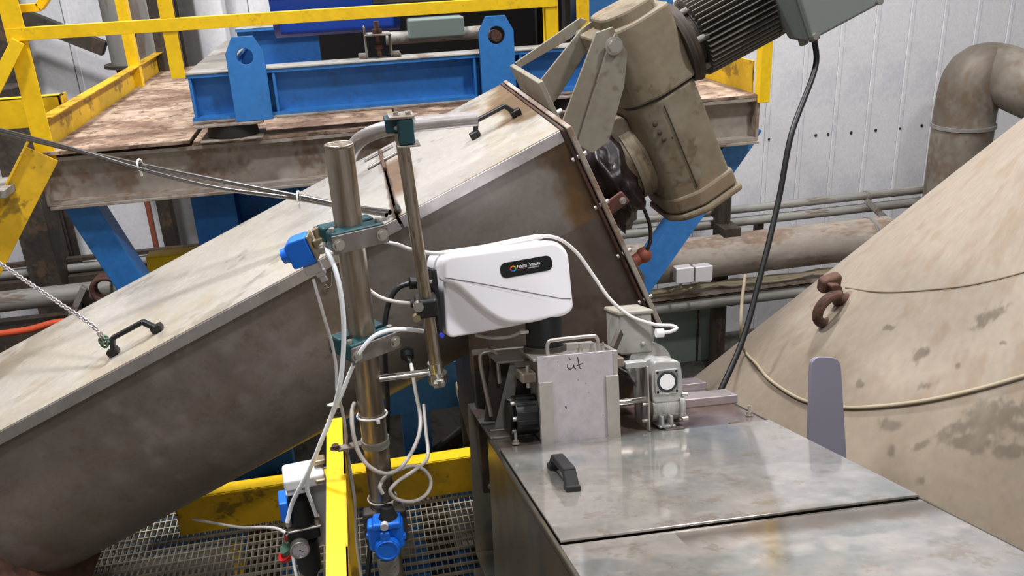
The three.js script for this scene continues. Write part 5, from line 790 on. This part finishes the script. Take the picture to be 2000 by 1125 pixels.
// ================================================================ walkway: grating, toe board, rail
{
  const t = thing('walkway_grating', 'galvanised walkway grating below the conveyor and the stand', 'grating'); const x0 = -1.75, x1 = 1.25, z0 = -3.19, z1 = -0.9; const gb = box(0.003, 0.03, z1 - z0, 0, -0.015, (z0 + z1) / 2), cb = box(x1 - x0, 0.012, 0.005, (x0 + x1) / 2, -0.006, 0); const gmat = plain(0xb5ad98, 0.5, 0.25);
  const nb = Math.floor((x1 - x0) / 0.0215); for (let k = 0; k <= nb; k++) part(t, 'bearing_bar', gb, gmat, null, [x0 + k * 0.0215, 0, 0]);
  const nc = Math.floor((z1 - z0) / 0.044); for (let k = 0; k <= nc; k++) part(t, 'cross_bar', cb, gmat, null, [0, 0.0005, z0 + k * 0.044]);
  part(t, 'edge_band', b2(x0, x1, -0.032, 0.002, z0 - 0.006, z0, 0.001), gmat);
  const tb = thing('toe_board', 'yellow toe board with shade painted into its face below a bright top edge behind the stand', 'toe board'); const zt = -2.9, ty = pz(660, 930, zt).y;
  part(tb, 'board', b2(-0.79, 0.5, 0.003, ty, zt - 0.006, zt, 0.001), M.yellowDirtyShade); part(tb, 'top_flange', b2(-0.79, 0.5, ty - 0.006, ty, zt - 0.07, zt + 0.003, 0.001), M.yellow); part(tb, 'end_plate', b2(-0.796, -0.79, 0.003, ty, zt - 0.07, zt, 0.001), M.yellowDirtyShade);  // face darker than the top flange: shade under the trough painted in
  // yellow rail that runs towards the camera
  const r = thing('walkway_rail', 'bright yellow rail end running towards the camera beside the stand post', 'railing'); const e = pd(655, 818, 2.2);
  const yr = e.y, xr = e.x; part(r, 'rail', b2(xr - 0.022, xr + 0.022, yr - 0.006, yr, -0.95, e.z, 0.001), M.yellow); part(r, 'side_flange', b2(xr + 0.016, xr + 0.022, yr - 0.05, yr, -0.95, e.z + 0.01, 0.001), M.yellowDirtyShade); part(r, 'end_plate', b2(xr - 0.022, xr + 0.022, yr - 0.05, yr, e.z - 0.004, e.z, 0.001), M.yellow);
  part(r, 'post', b2(xr - 0.02, xr + 0.016, 0.002, yr - 0.006, e.z + 0.02, e.z + 0.06, 0.002), M.yellowDirtyShade);
  const k0 = pd(672, 873, 2.06), k1 = V(PX - PR - 0.001, pz(705, 866, ZS).y, ZS); const br = thing('tie_bracket', 'short flat bracket tying the yellow rail to the thick pipe', 'bracket'); part(br, 'flat_bar', bar(V(xr + 0.01, k1.y, k1.z + 0.01), k1, 0.022, 0.006), M.steelGrey); part(br, 'pipe_band', cyl(PR + 0.003, PR + 0.003, 0.018, 30).translate(PX, k1.y, ZS), M.steelGrey);
  part(br, 'bolt', hexBolt(0.009, 0.008).rotateX(-Math.PI / 2).translate(xr + 0.006, k1.y + 0.003, k1.z + 0.01), M.rust);
  solo('rail_cable', 'grey cable running down behind the yellow rail', 'cable', hose([pd(676, 870, 2.05), pd(684, 920, 2.08), pd(693, 980, 2.1), pd(697, 1060, 2.1), pd(708, 1140, 2.1)], 0.004, 40, 8), M.tubeGrey);
  // maintenance unit left of the rail
  const D = 2.05, c = pd(590, 930, D), fr = yawFrame(c, 6), q = (x, y) => flat(fr, x, y); const f = thing('air_service_unit', 'black air regulator with gauge, green and red knob under a white valve box', 'regulator', null, fr);
  const B = (xa, ya, xb, yb, zb, zf, rr = 0.006) => { const p = q(xa, yb), s = q(xb, ya); return b2(p[0], s[0], p[1], s[1], zb, zf, rr); };
  part(f, 'valve_box', B(555, 912, 632, 950, -0.05, 0.03, 0.008), M.whitePlastic, 'white valve box'); part(f, 'valve_foot', B(558, 948, 600, 962, -0.04, 0.02, 0.004), M.whitePlastic); part(f, 'brass_fitting', merge(B(612, 898, 636, 912, -0.03, 0.0, 0.004), B(614, 918, 634, 930, 0.028, 0.04, 0.004)), M.brass, 'brass fittings');
  part(f, 'side_coil', B(549, 968, 560, 1008, -0.03, 0.03, 0.004), M.bluePlastic, 'blue side block');
  const rcx = q(586, 985); part(f, 'regulator_head', merge(cyl(0.026, 0.032, 0.05, 28).translate(rcx[0], rcx[1], 0), cyl(0.032, 0.034, 0.016, 28).translate(rcx[0], rcx[1] - 0.032, 0)), M.black); part(f, 'regulator_body', B(562, 1012, 622, 1050, -0.03, 0.03, 0.006), M.black); part(f, 'clamp_ring', B(560, 1014, 626, 1024, -0.032, 0.034, 0.003), M.bolt);
  const bw = q(602, 1085); part(f, 'bowl', merge(cyl(0.03, 0.028, 0.09, 28).translate(bw[0], bw[1], -0.01), cyl(0.022, 0.016, 0.02, 24).translate(bw[0], bw[1] - 0.055, -0.01)), M.black);
  for (const s of [563, 620]) { const e2 = q(s, 1018); part(f, 'push_fitting', cyl(0.008, 0.008, 0.02, 14).translate(e2[0], e2[1] + 0.012, 0.02), M.bolt); }
  const gq = q(583, 1050); const ga = part(f, 'gauge', merge(cyl(0.0215, 0.0215, 0.02, 32).rotateX(Math.PI / 2).translate(gq[0], gq[1], 0.04), new THREE.TorusGeometry(0.0205, 0.003, 8, 32).translate(gq[0], gq[1], 0.05)), M.bolt, 'round pressure gauge');
  const cv = document.createElement('canvas'); cv.width = cv.height = 128; const cx = cv.getContext('2d'); cx.fillStyle = '#cfc8d0'; cx.fillRect(0, 0, 128, 128); cx.strokeStyle = '#222'; cx.lineWidth = 3; for (let k = 0; k <= 10; k++) { const a = Math.PI * (0.75 + 1.5 * k / 10); cx.beginPath(); cx.moveTo(64 + 46 * Math.cos(a), 64 + 46 * Math.sin(a)); cx.lineTo(64 + 56 * Math.cos(a), 64 + 56 * Math.sin(a)); cx.stroke(); } cx.lineWidth = 5; cx.beginPath(); cx.moveTo(64, 64); cx.lineTo(84, 36); cx.stroke(); cx.fillStyle = '#222'; cx.beginPath(); cx.arc(64, 64, 7, 0, 7); cx.fill();
  const ct = new THREE.CanvasTexture(cv); ct.colorSpace = THREE.SRGBColorSpace; ct.magFilter = THREE.LinearFilter; part(ga, 'dial', cyl(0.019, 0.019, 0.002, 32).rotateX(Math.PI / 2).translate(gq[0], gq[1], 0.0505), mat({ map: ct, roughness: 0.4 }));
  const kq = q(568, 1062); part(f, 'shutoff_knob', merge(cyl(0.024, 0.026, 0.03, 24).rotateZ(0.6).translate(kq[0], kq[1] - 0.006, 0.01)), M.green, 'dark green knob'); part(f, 'red_ring', cyl(0.0285, 0.0285, 0.01, 24).rotateZ(0.6).translate(kq[0] - 0.008, kq[1] - 0.014, 0.01), M.red, 'red ring'); part(f, 'red_slider', B(556, 1038, 566, 1050, 0.0, 0.02, 0.002), M.red);
  part(f, 'wall_plate', B(610, 950, 640, 1095, -0.06, -0.05, 0.002), M.greyPlastic); part(f, 'hanger', B(612, 932, 662, 944, -0.06, -0.052, 0.001), M.steelGrey);
  solo('supply_tube', 'thin white tube lying from the toe board to the regulator', 'tube', hose([pd(377, 1014, 2.75), pd(420, 1022, 2.6), pd(470, 1030, 2.4), pd(520, 1030, 2.2), pd(545, 1034, 2.1), pd(560, 1042, 2.04)], 0.004, 50, 8), M.cableGrey);
  solo('drain_tube', 'short white drain tube leaving the bottom of the regulator', 'tube', hose([pd(572, 1085, 2.06), pd(575, 1105, 2.06), pd(580, 1130, 2.06), pd(584, 1170, 2.06)], 0.0038, 24, 8), M.tubeWhite);
  // blue socket
  const sf = yawFrame(pd(755, 1055, 1.98), -4), s = (x, y) => flat(sf, x, y); const so = thing('power_socket', 'blue industrial power socket with a round flap lid at the pipe foot', 'socket', null, sf);
  const SB = (xa, ya, xb, yb, zb, zf, rr = 0.005) => { const p = s(xa, yb), w = s(xb, ya); return b2(p[0], w[0], p[1], w[1], zb, zf, rr); };
  part(so, 'housing', SB(722, 1022, 786, 1080, -0.04, 0.0, 0.008), M.bluePlastic); part(so, 'collar', SB(728, 1014, 782, 1034, -0.036, 0.012, 0.006), M.bluePlastic); const lc = s(757, 1066); part(so, 'flap_lid', merge(cyl(0.028, 0.029, 0.014, 36).rotateX(Math.PI / 2).translate(lc[0], lc[1], 0.01), rb(0.022, 0.034, 0.01, lc[0] - 0.002, lc[1] + 0.03, 0.012, 0.004)), M.bluePlastic, 'round blue flap lid'); part(so, 'lid_ring', new THREE.TorusGeometry(0.0235, 0.0022, 8, 36).translate(lc[0], lc[1], 0.017), M.bluePlastic);
  for (const x of [720, 788]) { const p = s(x, 1052); part(so, 'side_ear', rb(0.012, 0.014, 0.012, p[0], p[1], -0.01, 0.003), M.bluePlastic); } const pg = s(757, 1008); part(so, 'cable_boot', merge(cyl(0.012, 0.022, 0.03, 24).translate(pg[0], pg[1], -0.015), cyl(0.022, 0.024, 0.02, 24).translate(pg[0], pg[1] - 0.022, -0.015)), M.blackMatt, 'black cable boot');
  part(so, 'top_screw', cyl(0.009, 0.009, 0.012, 14).rotateX(Math.PI / 2).translate(s(751, 1020)[0], s(751, 1020)[1], 0.014), M.greyPlastic); const lw = s(758, 1108); part(so, 'lower_plug', merge(cyl(0.026, 0.024, 0.05, 28).translate(lw[0], lw[1], -0.015)), M.steelGrey);
  part(so, 'rear_box', SB(714, 1018, 792, 1090, -0.075, -0.042, 0.006), M.darkSteel);
  // below the grating
  const u = thing('walkway_substructure', 'blue steel frame seen through the walkway grating', 'frame'); part(u, 'beam', b2(-1.75, 1.25, -0.2, -0.035, -2.62, -2.5), M.blue); part(u, 'beam', b2(-1.75, 1.25, -0.2, -0.035, -1.6, -1.5), M.blue); for (const x of [-1.2, -0.55, 0.1, 0.75]) part(u, 'joist', b2(x, x + 0.1, -0.16, -0.035, -3.3, -0.95), M.darkSteel);
  const pi = thing('under_pipe', 'pale pipe lying below the walkway grating', 'pipe'); part(pi, 'pipe', rod(V(0.12, -0.25, -2.78), V(1.2, -0.25, -2.72), 0.03, 16), M.steelGrey); part(pi, 'flange', rod(V(0.12, -0.25, -2.78), V(0.15, -0.25, -2.78), 0.05, 16), M.steelDirty);
  for (const [i, x] of [-1.7, 1.2].entries()) solo('walkway_pillar', ['left', 'right'][i] + ' steel leg below the walkway', 'leg', b2(x - 0.04, x + 0.04, -1.6, -0.2, -2.6, -2.52), M.darkSteel);
}

// ---------------------------------------------------------------- shadows, origins, picture
rebase();
scene.traverse((o) => { if (o.isMesh) { o.castShadow = true; o.receiveShadow = true; if (!o.geometry.attributes.normal) o.geometry.computeVertexNormals(); } });
renderer.render(scene, camera);
